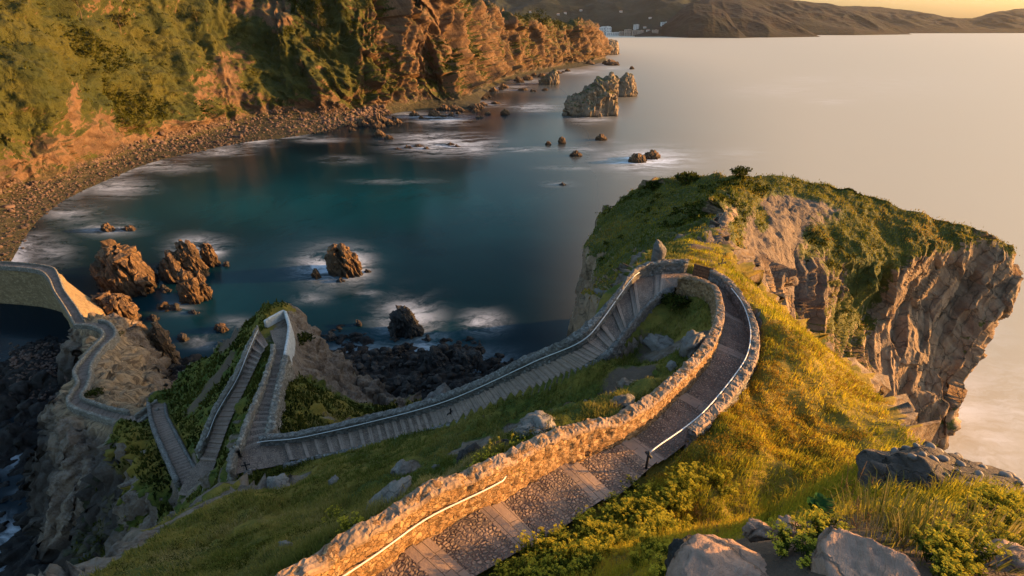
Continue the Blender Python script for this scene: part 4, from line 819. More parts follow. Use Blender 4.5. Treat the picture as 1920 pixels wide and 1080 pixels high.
topR=cr_-out*.42; foot=np.array([P(186,603,6.5),P(204,580,4.0),P(158,552,7),P(126,528,9.5),cr_[int(n*.5)]-out[int(n*.5)]*1.5,cr_[int(n*.7)]-out[int(n*.7)]*1.6,cr_[-1]-out[-1]*1.6]); foot=np.stack([np.interp(np.linspace(0,1,n),[0,.13,.27,.38,.5,.7,1],foot[:,k]) for k in range(3)],1); foot[:,2]=np.where(np.linspace(0,1,n)>.45,-2,foot[:,2])
Gr=topR[:,None]*(1-vv_)[None,:,None]+foot[:,None]*vv_[None,:,None]; Gr[...,2]-=.1*(1-vv_)
ext=np.linspace(0,1,16)[None,1:,None]; Gx_=Gr[:,-1:]+ext*np.array([0,0,-9.])-out[:,None]*ext*1.0; Gr=np.concatenate([Gr,Gx_],1)
w1,w2,wid=worley(Gr*np.array([1.1,1.1,1.8]),47); Gr=Gr-out[:,None]*(.12*(wid-.5)+.06*sm(0,.2,w2-w1)+fbm(Gr*.4,3,49)*.3)[...,None]
cw=gmesh('causeway',Gl,M['causeway'],flip=True); tag(cw,'arched stone causeway carrying the lit path to the mainland','causeway'); gmesh('buttress',Gr,M['causeway'],cw)
# ---- bridge between the islet and the lowest stair
b0=P(258,793,20.6); b1=P(297,766,21.85); d=b1-b0; d[2]=0; d/=np.linalg.norm(d); nrm=np.array([d[1],-d[0],0]); 
br=None
L_=np.linalg.norm((b1-b0)[:2]); tt=np.linspace(-.15,1.12,26)
def strip(o0,z0,z1,nz=14):
    b=b0[None]+(b1-b0)[None]*tt[:,None]+nrm*o0; g=b[:,None].repeat(nz,1); f=np.linspace(0,1,nz)[None,:]; bz=z1 if not callable(z1) else z1(tt)
    g[...,2]=(b[:,2:3]+z0)*(1-f)+(np.asarray(bz)[:,None] if not np.isscalar(bz) else bz)*f; return g
arch=lambda t_: 19.0-np.where(np.abs(t_-.5)<.34,0,8)-2.8*(1-np.sqrt(np.maximum(0,1-((t_-.5)/.34)**2)))*0
bw=empty('footbridge',tuple(b0)); tag(bw,'short stone footbridge joining the islet path and the lowest stairs','bridge'); 
mb=MB()
for o0 in (-1.25,1.25):
    g=strip(o0,.0,arch); g=g+fbm(g*1.5,3,51)[...,None]*.05; mb.add(g.reshape(-1,3)-b0,gquads(*g.shape[:2]))
g=np.stack([strip(o0,-.02,0,2)[:,0] for o0 in np.linspace(-1.3,1.3,8)],1); mb.add(g.reshape(-1,3)-b0,gquads(*g.shape[:2]))
mb.build('span',M['lowwall'],bw)
for o0 in (-1.25,1.25):
    bb=b0[None]+(b1-b0)[None]*np.linspace(-.05,1.05,24)[:,None]+nrm*o0*.75; bb[:,2]+=0; G_,s_=wall_mesh(bb,np.repeat(np.sign(o0)*nrm[None],24,0),.45,.8,.3,.7,.14,.05,55); gmesh('parapet',G_-b0,M['lowwall'],bw,flip=s_<0)
# ---- handrails
def handrail(label,line,r,posts,h,out=None,foot=True,name='handrail'):
    o=None; line=np.asarray(line,float); z=line.copy(); z[:,2]+=h
    mb=MB(); zz=z.copy(); 
    mb.tube(zz,r,8); o=mb.build(name,M['rail']); tag(o,label,'handrail')
    a=np.r_[0,np.cumsum(np.linalg.norm(np.diff(z,axis=0),axis=1))]
    for s in np.arange(.6,a[-1]-.3,posts):
        p=np.array([np.interp(s,a,z[:,k]) for k in range(3)]); mb=MB()
        if out is not None: q=np.array([np.interp(s,a,out[:,k]) for k in range(3)]); mb.tube([p-np.array([0,0,r*.5]),p-np.array([0,0,.10]),p-np.array([0,0,.12])+q*.14],.014,6)
        else: mb.tube([p-np.array([0,0,h+.2]),p],.025,6)
        mb.build('bracket' if out is not None else 'post',M['iron'],o)
    return o
def railline(key,edge,i0,i1,inset,step=.25):
    e,o=sub(key,edge,i0,i1,step); 
    zs=e[:,2].copy(); k=np.ones(9)/9; zs=np.convolve(np.pad(zs,4,'edge'),k,'valid'); e=e.copy(); e[:,2]=zs
    return e-o*inset,o
l,o=railline('up','L',.0,3.35,.09); l[-1]+=o[-1]*.12; handrail('white handrail fixed along the inside of the long orange wall',l,.028,2.2,.95,o)
l,o=railline('up','R',5.75,10.6,.09); handrail('white handrail following the curved wall beside the golden grass',l,.028,2.2,.86,o)
l,o=railline('up','R',13.8,20.3,.10); handrail('very long white handrail down the wall of the lower path',l,.036,2.4,.72,o)
l,o=railline('l3','L',.1,3.7,.10); handrail('thin handrail on the dark wall left of the spur stair',l,.04,2.4,.85,o)
p0=P(1210,884,59.85); mb=MB(); mb.tube([p0+np.array([0,0,-.3]),p0+np.array([.02,0,1.0])],.05,8); mb.box(p0+np.array([0.02,0,.86]),(.09,.34,.06),.4); pt=mb.build('rail_post',M['iron']); tag(pt,'dark iron post at the near end of the curved handrail','post')
# ---- iron way-crosses on stone feet
def cross(x,y,z,label,s=1.0,rz=0.3):
    c=P(x,y,z); r=empty('wayside_cross',c,rz); tag(r,label,'cross',None)
    mb=MB(); mb.box((0,0,.55*s),(.12*s,.07*s,1.5*s)); mb.box((0,0,.95*s),(.78*s,.07*s,.11*s)); mb.box((0,0,1.33*s),(.2*s,.09*s,.09*s)); 
    for q in(-1,1): mb.box((q*.42*s,0,.95*s),(.08*s,.09*s,.2*s))
    mb.build('iron_cross',M['iron'],r,False)
    w=np.linspace(0,2*np.pi,9)[:-1]; mb=MB(); ring=[np.stack([np.cos(w)*k,np.sin(w)*k,np.full(8,h)],1) for k,h in((.45*s,-.5*s),(.42*s,-.1*s),(.30*s,.05*s),(.26*s,.18*s),(.05,.2*s))]
    G_=np.array(ring); G_+=fbm((G_+c)*2,2,5)[...,None]*.06; mb.add(G_,gquads(5,8,True)); mb.build('stone_foot',M['greywall'],r,False)
cross(464,884,42.15,'small dark cross on the landing at the sharp corner of the path',.75,.3); cross(381,908,28.3,'small dark cross at the bottom landing between the stair flights',.75,.2)
cross(846,787,47.7,'small dark cross on the near edge of the long lower path',.8,.9); cross(1350,512,57.2,'small dark cross above the wall at the top of the bend',.9,.5)
# ---- rusty board closing the gap in the wall at the top of the bend
q0=P(1299,519,58.25)+np.array([0,.15,0]); q1=P(1332,529,58.4)+np.array([.1,.15,0]); bd=empty('rusty_board',tuple(q0)); tag(bd,'rusty brown board closing the gap in the wall at the bend','board')
d=q1-q0; Lb=np.linalg.norm(d); d/=Lb; up=np.array([0,0,1.]); nb_=np.cross(d,up)
mb=MB()
for k in range(4): mb.box(d*Lb/2+up*(.16+.24*k),(Lb,.05,.225),ax=d,ay=nb_,az=up)
mb.build('board_panel',M['rust'],bd,False); mb=MB()
for k in (0.04,.96): mb=MB(); mb.box(d*Lb*k+up*.45-nb_*.05,(.09,.09,1.15),ax=d,ay=nb_,az=up); mb.build('board_post',M['rust'],bd,False)


# ================================================================ rocks standing in the sea
SR_=M['searock']
def sea_rock(label,prof,basey,m,thick=.75,q=.62,nu=84,nv=60,seed=1,strata=(.8,.35,.45),sf=.5,sa=.35,rough=.12,grass=0,lean=0.0,group=None,name='sea_rock'):
    pr=np.array(prof,float); bx=(pr[0,0]+pr[-1,0])/2; b=P(bx,basey,0); dep=b[1]*CP+H*SP
    x=np.linspace(pr[0,0],pr[-1,0],nu); ty=np.interp(x,pr[:,0],pr[:,1]); X=(x-bx)*dep/F; Wd=X[-1]-X[0]
    T=Wd*thick; u=np.linspace(-1,1,nu); Tu=T*(.18+.82*np.sqrt(np.maximum(0,1-u*u)))
    y0=b[1]+T*.5
    h=np.array([max(.25,PY(xx,yy,y0)[2]) for xx,yy in zip(x,ty)])
    if m is SR_ and Wd>3: tq=(np.linspace(0,1,nu)*min(7,max(3,Wd/2.2))+seed*.37+fbm(np.stack([np.linspace(0,5,nu)]*3,-1),2,seed)*.5); tq=tq-np.floor(tq); h=h*(.55+.5*sm(0,.15,tq)*(1-.6*tq))
    th=np.linspace(0,np.pi,nv)[None,:]; sg=np.sign(np.cos(th))
    Y=y0-Tu[:,None]/2*sg*np.abs(np.cos(th))**.8; Zs=(h[:,None]+2.0)*np.sin(th)**q-2.0
    right=np.array([1.,0,0]); bxw=b[0]*(1+ (Y-b[1])/b[1]*1.0)
    G=np.stack([bxw+X[:,None]*np.ones_like(Y)+(lean if m is not SR_ else -.16)*np.maximum(Zs,0),Y,Zs],-1)
    # close the two ends
    for e,k in ((0,1),(-1,-2)): G[e,:,0]+=0; G[e,:,1]=y0+(G[e,:,1]-y0)*.25
    s=max(.6,Wd/14); n=grid_normals(G); c=np.array([b[0],y0,h.mean()*.3]); n=n*np.sign(np.median(((G-c)*n).sum(-1)))
    lay=(G@np.array(strata))*sf/s+fbm(G*.12/s,3,seed)*.9; saw=lay-np.floor(lay)
    st_=np.array(strata)/np.linalg.norm(strata); a1=np.cross(st_,[0,0,1.]); a1/=np.linalg.norm(a1); a2=np.cross(st_,a1); Q3=np.stack([G@a1,G@a2,G@st_],-1)
    d=(sm(0,.85,saw)*sm(1,.9,saw)-.5)*sa*1.7*s+ridged(G*.28/s,4,seed+3)*.45*s*(rough/.12)+facets(Q3*np.array([.22,.2,.55])/s+fbm(G*.3/s,2,seed)[...,None]*.2,seed+11,1.2)*(.85 if m is not M['stack'] else .55)*s+facets(Q3*np.array([.6,.55,1.7])/s,seed+15,1.2)*.28*s+fbm(G*1.6/s,3,seed+7)*.12*s
    G=G+n*d[...,None]*np.minimum(1,h[:,None]/(1.2*s))[...,None]
    n2=grid_normals(G); n2*=np.sign(np.median(((G-c)*n2).sum(-1)))
    gr=np.clip((n2[...,2]-.45)*1.5+grass-.45+fbm(G*.15,2,seed)*.3,0,1)*(grass>0)
    fl=np.median((n2*grid_normals(G)).sum(-1))
    o=mesh_np(name,G.reshape(-1,3),gquads(nu,nv,flip=fl<0),m,smooth=False,attrs=dict(grass=gr))
    tag(o,label,'sea rock',group,'thing'); return o
SR=M['searock']; DR=M['darkrock']; ST=M['stack']
sea_rock('largest layered orange rock in the bay left of the zigzag stairs',[(188,545),(203,508),(232,477),(256,459),(276,464),(290,478),(301,500),(303,535)],556,SR,.8,.55,90,60,1,sa=.55)
sea_rock('dark jagged rock wedged between the two tallest layered rocks',[(296,525),(312,505),(330,482),(343,466),(350,482),(360,505)],530,SR,.8,.6,50,40,2,sa=.5)
sea_rock('upright layered rock with surf behind it',[(346,515),(353,472),(362,451),(380,448),(391,458),(393,500)],522,SR,.9,.5,60,50,3,sa=.6)
sea_rock('narrow upright slab rock at the outer end of the layered group',[(386,495),(391,461),(401,453),(411,457),(413,488)],500,SR,1.0,.5,40,44,4,sa=.5)
sea_rock('lit leaning slab rock in front of the upright ones',[(340,562),(354,522),(371,503),(385,508),(386,545)],570,SR,1.0,.55,50,44,5,sa=.6)
sea_rock('thin lit blade of rock beside the leaning slab',[(372,556),(384,518),(397,505),(405,514),(400,548)],563,SR,1.1,.55,40,40,6,sa=.5)
sea_rock('striped layered rock beside the causeway buttress',[(186,606),(200,572),(222,554),(252,552),(273,560),(281,582),(268,612)],618,SR,.7,.58,70,50,7,sa=.7)
sea_rock('small double knob of rock off the striped rock',[(297,580),(302,572),(309,575),(315,569),(321,576)],583,SR,.9,.6,30,26,8)
sea_rock('dark rock with two lit orange tips by the shingle cove',[(272,685),(286,645),(299,617),(308,610),(318,642),(324,612),(338,603),(351,612),(353,650),(345,688)],694,SR,.6,.55,80,54,9,sa=.7)
sea_rock('dark banded rock hump behind the islet path',[(200,640),(222,612),(252,614),(272,640),(282,690),(268,700)],700,M['islet'],.8,.6,60,44,10,sa=.6)
sea_rock('lone rock ringed by white foam in mid bay',[(616,512),(624,482),(638,464),(660,460),(676,472),(683,500)],520,SR,.8,.55,60,44,11,sa=.6)
sea_rock('small lit rock left of the foam ringed rock',[(586,520),(591,506),(598,503),(604,518)],523,SR,.9,.6,26,24,12)
sea_rock('dark ragged rock in the surf below the headland',[(735,608),(744,590),(756,575),(770,582),(784,604),(791,622)],634,DR,.7,.6,60,44,13,rough=.2)
sea_rock('rounded dark rock at the edge of the boulder beach',[(796,694),(801,666),(815,656),(836,670),(851,692)],701,DR,.9,.5,50,40,14)
sea_rock('broad dark rock right of the boulder beach',[(842,676),(856,662),(880,659),(900,668),(907,682)],690,DR,.8,.55,50,40,15)
sea_rock('tiny orange topped rock beside the spur',[(404,622),(410,613),(420,610),(429,616)],623,SR,.8,.6,26,24,16)
sea_rock('reddish boulder in foam near the pebble beach',[(189,433),(196,423),(208,420),(218,430)],435,SR,.8,.6,26,24,17)
sea_rock('flat reddish rock right of the foam boulder',[(229,433),(240,426),(252,424),(257,429)],434,SR,.8,.6,26,24,18)
sea_rock('tiny dark rock below the reddish boulders',[(208,466),(213,462),(221,464)],467,DR,.8,.6,16,16,19)
sea_rock('tall sea stack with a grassy crown and lit right side',[(1059,206),(1066,187),(1084,180),(1098,166),(1120,151),(1139,140),(1149,148),(1157,172),(1157,206)],219,ST,.55,.42,110,70,20,strata=(.5,.1,.9),sf=.35,sa=.3,grass=.55,rough=.18)
sea_rock('smaller pointed stack behind the tall one',[(1150,178),(1156,152),(1171,137),(1182,141),(1188,160),(1193,176)],182,ST,.8,.45,60,50,21,sf=.3,sa=.2,grass=.4)
sea_rock('grassy block of rock at the foot of the far cliffs',[(1010,152),(1024,142),(1040,132),(1046,140),(1048,155)],159,ST,.8,.45,50,40,22,grass=.6)
sea_rock('flat topped stack at the tip of the cliffs',[(1122,98),(1126,78),(1145,75),(1155,79),(1160,96)],103,ST,1.2,.4,50,40,23,sa=.2)
for (lab,x,y,wd,ht,sd) in [('low square rock in open water',1054,270,15,14,24),('small rock left of the square rock',1028,272,11,8,25),('dark rock right of the square rock',1127,264,22,13,26),('flat jagged rock in front of the square rock',1080,294,24,11,27),('sharp rock wrapped in foam',1195,306,34,20,28),('rounded rock behind the foam wrapped one',1221,299,34,17,29),('brown rock off the foot of the ribbed cliffs',712,257,22,15,30),('small round rock beside the brown rock',730,262,17,9,31),('tiny rock awash below the square rock',1055,348,14,4,32),('dark islet rock off the ribbed cliff point',948,215,18,12,33),('low reef off the flat topped stack',1149,123,26,8,34),('tiny black rock furthest out in the bay',1185,130,9,7,35),('low rock awash by the grassy block',1022,170,12,5,36),('dark rock in the narrow water by the spur',622,640,22,16,37),('dark wet rock by the boulder beach surf',672,612,14,9,38),('low dark rock in the foam trail',760,660,24,14,39),('low dark rock at the right end of the beach',925,706,22,12,40)]:
    sea_rock(lab,[(x-wd/2,y-ht*.25),(x-wd*.28,y-ht*.75),(x+wd*.05,y-ht),(x+wd*.3,y-ht*.7),(x+wd/2,y-ht*.2)],y,SR if y<310 else DR,.8,.6,28,24,sd)
for k,(x,y,wd,ht) in enumerate([(225,566,30,14),(312,548,24,12),(330,585,26,12),(290,602,22,10),(365,590,20,8),(180,585,22,14),(320,530,16,10),(425,500,14,7),(300,505,14,8),(345,640,22,12),(262,655,26,12),(640,530,16,7),(690,512,12,6),(740,640,18,8),(800,640,16,7),(880,700,24,10),(780,690,22,12),(720,690,26,12),(640,690,24,12)]):
    sea_rock('dark low rock awash close to the larger rocks and beach of the bay',[(x-wd/2,y-ht*.2),(x-wd*.2,y-ht*.8),(x+wd*.1,y-ht),(x+wd*.35,y-ht*.5),(x+wd/2,y-ht*.2)],y,DR,.8,.6,30,24,400+k,group='low rocks in the bay')
# reef rocks strewn along the foot of the cliffs
rr_=random.Random(5)
reef=[]
for k in range(46):
    f=rr_.random()
    if k<26: x=660+f*250; y=np.interp(x,[660,740,830,890,910],[243,226,213,205,196])+rr_.uniform(-6,7); 
    else: x=905+f*240; y=np.interp(x,[905,960,1050,1145],[186,154,134,116])+rr_.uniform(-3,5)
    wd=rr_.uniform(9,30)*(1 if k<26 else .7); reef.append((x,y,wd,wd*rr_.uniform(.35,.6)))
for x,y,wd,ht in reef+[(745,281,16,4),(765,279,18,5),(785,276,22,5),(800,280,14,4),(845,273,18,5),(858,276,12,4),(930,196,20,6),(980,170,20,5),(1000,172,14,4),(915,215,14,6),(900,222,18,5)]:
    j=[rr_.uniform(-.12,.12) for _ in range(3)]
    sea_rock('dark low reef rock awash along the foot of the far cliffs',[(x-wd/2,y-ht*.2),(x-wd*.28,y-ht*(.7+j[0])),(x+wd*j[1],y-ht),(x+wd*.3,y-ht*(.6+j[2])),(x+wd/2,y-ht*.2)],y,SR,.8,.6,22,18,int(x*7)%900,group='reef rocks along the far shore',name='reef_rock')
def mesh_hit(G,N,px_,py_):
    x,y,_=proj(G); f=((N*(np.array([0,0,H])-G)).sum(-1)>0); dd=np.where(f,(x-px_)**2+(y-py_)**2,1e12); k=np.argmin(dd); return G.reshape(-1,3)[k],dd.ravel()[k]
def any_hit(px_,py_):
    a=on_ground(px_,py_); b,d=mesh_hit(HEAD,HEADN,px_,py_); return b if d<60 and np.linalg.norm(b-[0,0,H])<np.linalg.norm(a-[0,0,H]) else a
# ================================================================ boulders
def ico(sub):
    bm=bpy.data.meshes.new('t'); import bmesh
    b=bmesh.new(); bmesh.ops.create_icosphere(b,subdivisions=sub,radius=1); b.to_mesh(bm); b.free()
    V=np.array([v.co[:] for v in bm.vertices]); T=np.array([p.vertices[:] for p in bm.polygons]); bpy.data.meshes.remove(bm); return V,T
ICO={k:ico(k) for k in (1,2,3,4,5)}
def facet(V,seed,n=11,lo=.62,hi=.92):
    r=np.random.default_rng(seed); N=r.normal(size=(n,3)); N/=np.linalg.norm(N,axis=1,keepdims=True); V=V.copy()
    for k in range(n):
        dd=V@N[k]-r.uniform(lo,hi); V=V-np.maximum(dd,0)[:,None]*N[k]
    return V
def boulder(name,label,c,size,m,seed,sub=4,rz=0,tilt=(0,0),rough=.05,cat='boulder',group=None,nf=11,sink=.25,parent=None,kind='thing'):
    V,T_=ICO[sub]; V=facet(V,seed,nf); V=V*(1+ .0)+0
    V=V+V/np.linalg.norm(V,axis=1,keepdims=True)*(fbm(V*1.6+seed,4,seed)*rough*1.6+ridged(V*3+seed,3,seed+2)*rough*.7+fbm(V*9+seed,3,seed+4)*rough*.35+(facets(V*np.array([1.7,1.7,2.6])+seed,seed+6,1.2)*rough*2.2+facets(V*4.5+seed,seed+8,1.2)*rough*.8 if sub>3 else 0))[:,None]
    V=V*np.array(size)/2; ca,sa=math.cos(tilt[0]),math.sin(tilt[0]); V=V@np.array([[1,0,0],[0,ca,-sa],[0,sa,ca]]).T; ca,sa=math.cos(tilt[1]),math.sin(tilt[1]); V=V@np.array([[ca,0,sa],[0,1,0],[-sa,0,ca]]).T
    V[:,2]+=size[2]*(.5-sink)
    o=mesh_np(name,V,T_,m,parent,attrs=dict(grass=np.clip((V[:,2]/size[2]-.6),0,.3)*0)); o.location=c; o.rotation_euler=(0,0,rz)
    if label: tag(o,label,cat,group,kind)
    return o
B=M['boulder']
for px,py,wd,ht,sd,lab in [(757,884,50,26,1,'large grey boulder half sunk in the slope between the paths'),(819,880,20,16,2,'small grey boulder right of the large one on the slope'),(1165,758,52,26,3,'grey boulder lying under the orange wall near the bend'),(626,905,26,14,4,'small flat stone in the grass above the lower landing'),(532,1024,26,16,5,'little grey stone low on the grass slope at the bottom'),(1010,800,84,30,6,'pale flat rock outcrop on the slope below the orange wall'),(985,812,50,22,7,'second pale slab beside the flat outcrop'),(730,938,90,24,8,'long pale rock ledge behind the orange wall'),(1238,650,60,26,9,'pale rock outcrop inside the bend'),(1295,655,50,60,10,'grey rocks heaped under the wall inside the bend'),(1258,690,26,16,11,'small grey rock in the dip inside the bend'),(1215,640,22,14,12,'little pale rock inside the bend'),(820,752,66,36,13,'large pale boulder beyond the lower wall'),(1127,553,30,20,14,'pale boulder on the cliff edge left of the bend'),(1112,585,48,46,15,'big grey rock block at the cliff edge below the path'),(520,912,60,26,16,'grey rock bank under the sharp corner of the path'),(940,838,36,22,17,'dark cracked rock on the slope below the wall'),(880,858,60,30,18,'dark rocky hollow edge on the slope'),(1108,620,30,36,19,'weathered rock below the block at the cliff edge'),(1285,565,18,14,20,'little grey stone at the top inside the bend'),(1215,585,16,8,21,'pale stone near the kerb inside the bend')]:
    c=any_hit(px,py); dep=c[1]*CP-(c[2]-H)*SP; s=dep/F
    boulder('boulder',lab,c,(wd*s,wd*s*.75,max(ht*s*1.25,.2)),B if sd not in(17,18) else M['darkrock'],sd*13,4,sd*1.3,(.1,.15),.07,sink=.45)
# the upright stone by the wall
c=any_hit(1229,508); boulder('standing_stone','upright grey standing stone beside the outer wall of the bend',c,(1.15,1.0,3.2),B,77,4,.4,(0,.05),.03,'standing stone',nf=16,sink=.12)
# boulder beach
rb_=random.Random(11)
protos=[boulder('beach_boulder',None,(0,0,-40),(1,.8,.62),DR,500+k,3,0,(0,0),.06) for k in range(5)]
k=0
for i in range(150):
    x=rb_.uniform(612,905); y=rb_.uniform(652,760); 
    c=on_ground(x,y,20); 
    if c[2]>4.5 or c[1]<60: continue
    o=protos[k%5] if k<5 else protos[k%5].copy()
    if k>=5: COL.objects.link(o)
    s=rb_.uniform(.9,2.6)*rb_.uniform(.7,1.3); o.scale=(s,s,s); o.location=c-np.array([0,0,.1*s]); o.rotation_euler=(rb_.uniform(-.3,.3),rb_.uniform(-.3,.3),rb_.uniform(0,6.3)); tag(o,'dark wet boulder on the beach below the headland cliff','boulder','boulders on the dark beach','thing'); k+=1
for j in range(k,5): bpy.data.objects.remove(protos[j])
def cobbles(name,label,pts,sizes,m,seed):
    V0,T0=ICO[1]; r=np.random.default_rng(seed); n=len(pts); A_=r.normal(size=(n,3,3)); A_=np.linalg.qr(A_)[0]; sc=np.stack([np.ones(n),r.uniform(.6,.9,n),r.uniform(.45,.7,n)],1)*sizes[:,None]/2
    jit=1+r.uniform(-.18,.18,(n,len(V0),1)); V=np.einsum('nij,nkj->nki',A_,V0[None]*jit*sc[:,None])*np.array([1,1,.75])+pts[:,None]
    Fc=(T0[None]+np.arange(n)[:,None,None]*len(V0)).reshape(-1,3)
    o=mesh_np(name,V.reshape(-1,3),Fc,m,smooth=True); tag(o,label,'cobbles',None,'stuff'); return o
# mainland shingle: sample the beach strip of the cliff mesh
r=np.random.default_rng(3)
mask=(CLV>1.0)&(CLV<2.15)&(CLS<11.5)&(CLS>.3); ii=np.argwhere(mask); dd=np.hypot(CL[mask][:,0],CL[mask][:,1]); pr=dd**-.3; sel=ii[r.choice(len(ii),5200,p=pr/pr.sum())]
pts=CL[sel[:,0],sel[:,1]]+r.normal(size=(len(sel),3))*np.array([.8,.8,.0])
sz=np.exp(r.normal(-.05,.5,len(sel)))*np.interp(CLS[sel[:,0],sel[:,1]],[0,5,7,11],[.75,.9,1.5,2.1]); cobbles('beach_cobbles','reddish brown cobbles and rubble along the mainland beach',pts,sz,M['pebble'],4)
pts=[]; 
for k in range(900):
    c=on_ground(r.uniform(275,350),r.uniform(695,752),40)
    if c[2]<4.5: pts.append(c)
for k in range(900):
    c=on_ground(r.uniform(20,140),r.uniform(645,750),40)
    if c[2]<5 : pts.append(c)
pts=np.array(pts); cobbles('shingle','dark rounded shingle in the coves beside the islet',pts,np.exp(r.normal(-.35,.35,len(pts))),M['pebble'],6)
# ================================================================ rocks at the photographer's feet
NR=M['nearrock']
boulder('near_rock','flat topped pinkish rock in the right foreground, lit from the right',D(1395,1092,2.42)-np.array([0,0,.24]),(.72,.55,.40),NR,903,5,.3,(.24,.22),.035,'rock',nf=9,sink=.12)
boulder('near_rock','pointed brown rock at the bottom edge, right of the flat one',D(1630,1085,2.3)-np.array([0,0,.18]),(.56,.46,.40),NR,911,5,1.2,(.2,.2),.035,'rock',nf=8,sink=.12)
boulder('near_rock','dark shaded rock in the bottom right corner',D(1885,1085,2.5)-np.array([0,0,.14]),(.40,.4,.36),NR,921,5,.6,(.1,.2),.04,'rock',nf=9,sink=.12)
boulder('near_rock','small rough rock behind the flat pinkish one',D(1425,985,3.6)-np.array([0,0,.12]),(.20,.2,.15),NR,931,4,.9,(.1,.1),.06,'rock',sink=.2)
boulder('near_rock','dark lichen spotted rock left of the flat pinkish one',D(1295,1045,3.0)-np.array([0,0,.14]),(.24,.3,.3),M['darkrock'],933,4,.2,(.1,.1),.06,'rock',sink=.2)
boulder('near_rock','small brown rock beside the leafy plant',D(1490,985,3.5)-np.array([0,0,.10]),(.24,.2,.14),NR,937,4,1.9,(.1,.1),.06,'rock',sink=.2)
cg=D(1745,940,5.5); cg=np.array([cg[0],cg[1],ground_z(np.array([cg[0]]),np.array([cg[1]]))[0]])
cgo=boulder('pebbly_rock','big dark conglomerate rock with pebbles stuck in it, right foreground',cg-np.array([-.1,0,.22]),(1.75,1.4,.8),M['conglom'],941,5,.3,(.10,.14),.05,'rock',nf=12,sink=.2)
bpy.context.view_layer.update()
Vc=np.array([v.co[:] for v in cgo.data.vertices]); Nc=np.array([v.normal[:] for v in cgo.data.vertices])
cand=np.where((Nc[:,2]>.1)&(Nc[:,1]<.5)&(Vc[:,0]>-.35))[0]; rp=random.Random(8); used=[]
pm=simple_mat('pebble_stone',(.15,.12,.10),.75,.4,9,bd=.01)
for k in range(400):
    i=int(rp.choice(cand)); s=rp.uniform(.05,.11)
    if all(np.linalg.norm(Vc[i]-Vc[j])>(s+q)*.62 for j,q in used) and len(used)<42:
        used.append((i,s)); V,T_=ICO[3]; o=mesh_np('pebble',V*np.array([s,s*.8,s*.6])/1.7*(1+.1*fbm(V*1.5+k,2,k)[:,None]),T_,pm,cgo); o.location=Vc[i]+Nc[i]*s*.06; o.rotation_euler=(rp.uniform(-.5,.5),rp.uniform(-.5,.5),rp.uniform(0,6))
# ================================================================ grass and plants
r=np.random.default_rng(21)
def gattr(arr,x,y):
    i=np.clip(np.searchsorted(gx,x)-1,0,len(gx)-1); j=np.clip(np.searchsorted(gy,y)-1,0,len(gy)-1); return arr[i,j]
CV=carve
def blades(name,label,pts,hgt,wid,lean,m,tint,seed,kind='stuff',wind=(.12,-.05),curl=.6,parent=None,cat='grass'):
    """one blade per point: two quads and a tip, bent over"""
    r=np.random.default_rng(seed); n=len(pts); a=r.uniform(0,2*np.pi,n); d=np.stack([np.cos(a),np.sin(a),0*a],1)
    b=np.stack([-np.sin(a),np.cos(a),0*a],1); l=(d*r.uniform(.2,1,n)[:,None]+np.array([wind[0],wind[1],0]))*lean*hgt[:,None]
    w=wid[:,None]*b*.5; up=np.array([0,0,1.])*hgt[:,None]
    p1=pts+up*.45+l*.25; p2=pts+up*.82+l*.62; p3=pts+up*(1-.25*curl)+l*1.15
    V=np.stack([pts-w,pts+w,p1-w*.9,p1+w*.9,p2-w*.55,p2+w*.55,p3],1)
    o=np.arange(n)[:,None]*7; Q=np.concatenate([o+np.array([[0,1,3,2]]),o+np.array([[2,3,5,4]])]); T_=o+np.array([[4,5,6]])
    ob=mesh_np(name,V.reshape(-1,3),[Q,T_],m,parent,smooth=True,attrs=dict(tint=np.repeat(tint,7)))
    if label: tag(ob,label,cat,None,kind)
    return ob
# sample the visible ground in polar coordinates so that nearer grass is denser
def sample(n,r0,r1,a0,a1,pw=1.0):
    rad=np.exp(r.uniform(np.log(r0),np.log(r1),n)); a=np.radians(r.uniform(a0,a1,n)); x=rad*np.sin(a); y=rad*np.cos(a)
    k=(x>gx[0]+1)&(x<gx[-1]-1)&(y>gy[0]+1)&(y<gy[-1]-1); x,y=x[k],y[k]; z=ground_z(x,y)
    V=np.stack([x,y,z],1); px,py,dep=proj(V); ok=(px>-80)&(px<2000)&(py>-50)&(py<1250)
    rk=gattr(rock,x,y); dt=gattr(dirt,x,y); cv=gattr(CV,x,y); dens=fbm(V*np.array([.5,.5,0]),3,401)
    ok&=(cv>.42)&(rk<.45+.15*dens)&(dt<.5)&(z>5)
    return V[ok]
def visible(V):
    # rough check that the ground does not hide the spot
    t=np.linspace(.35,.96,14)[None,:]; x=V[:,0:1]*t; y=V[:,1:2]*t; z=H+(V[:,2:3]+.3-H)*t
    return (ground_z(x.ravel(),y.ravel()).reshape(x.shape)<z+.25).all(1)
NEAR=[(*D(1395,1092,2.42)[:2],.30),(*D(1395,1060,2.9)[:2],.16),(*D(1635,1095,2.3)[:2],.24),(*D(1640,1050,2.8)[:2],.12),(*D(1890,1090,2.6)[:2],.22)]
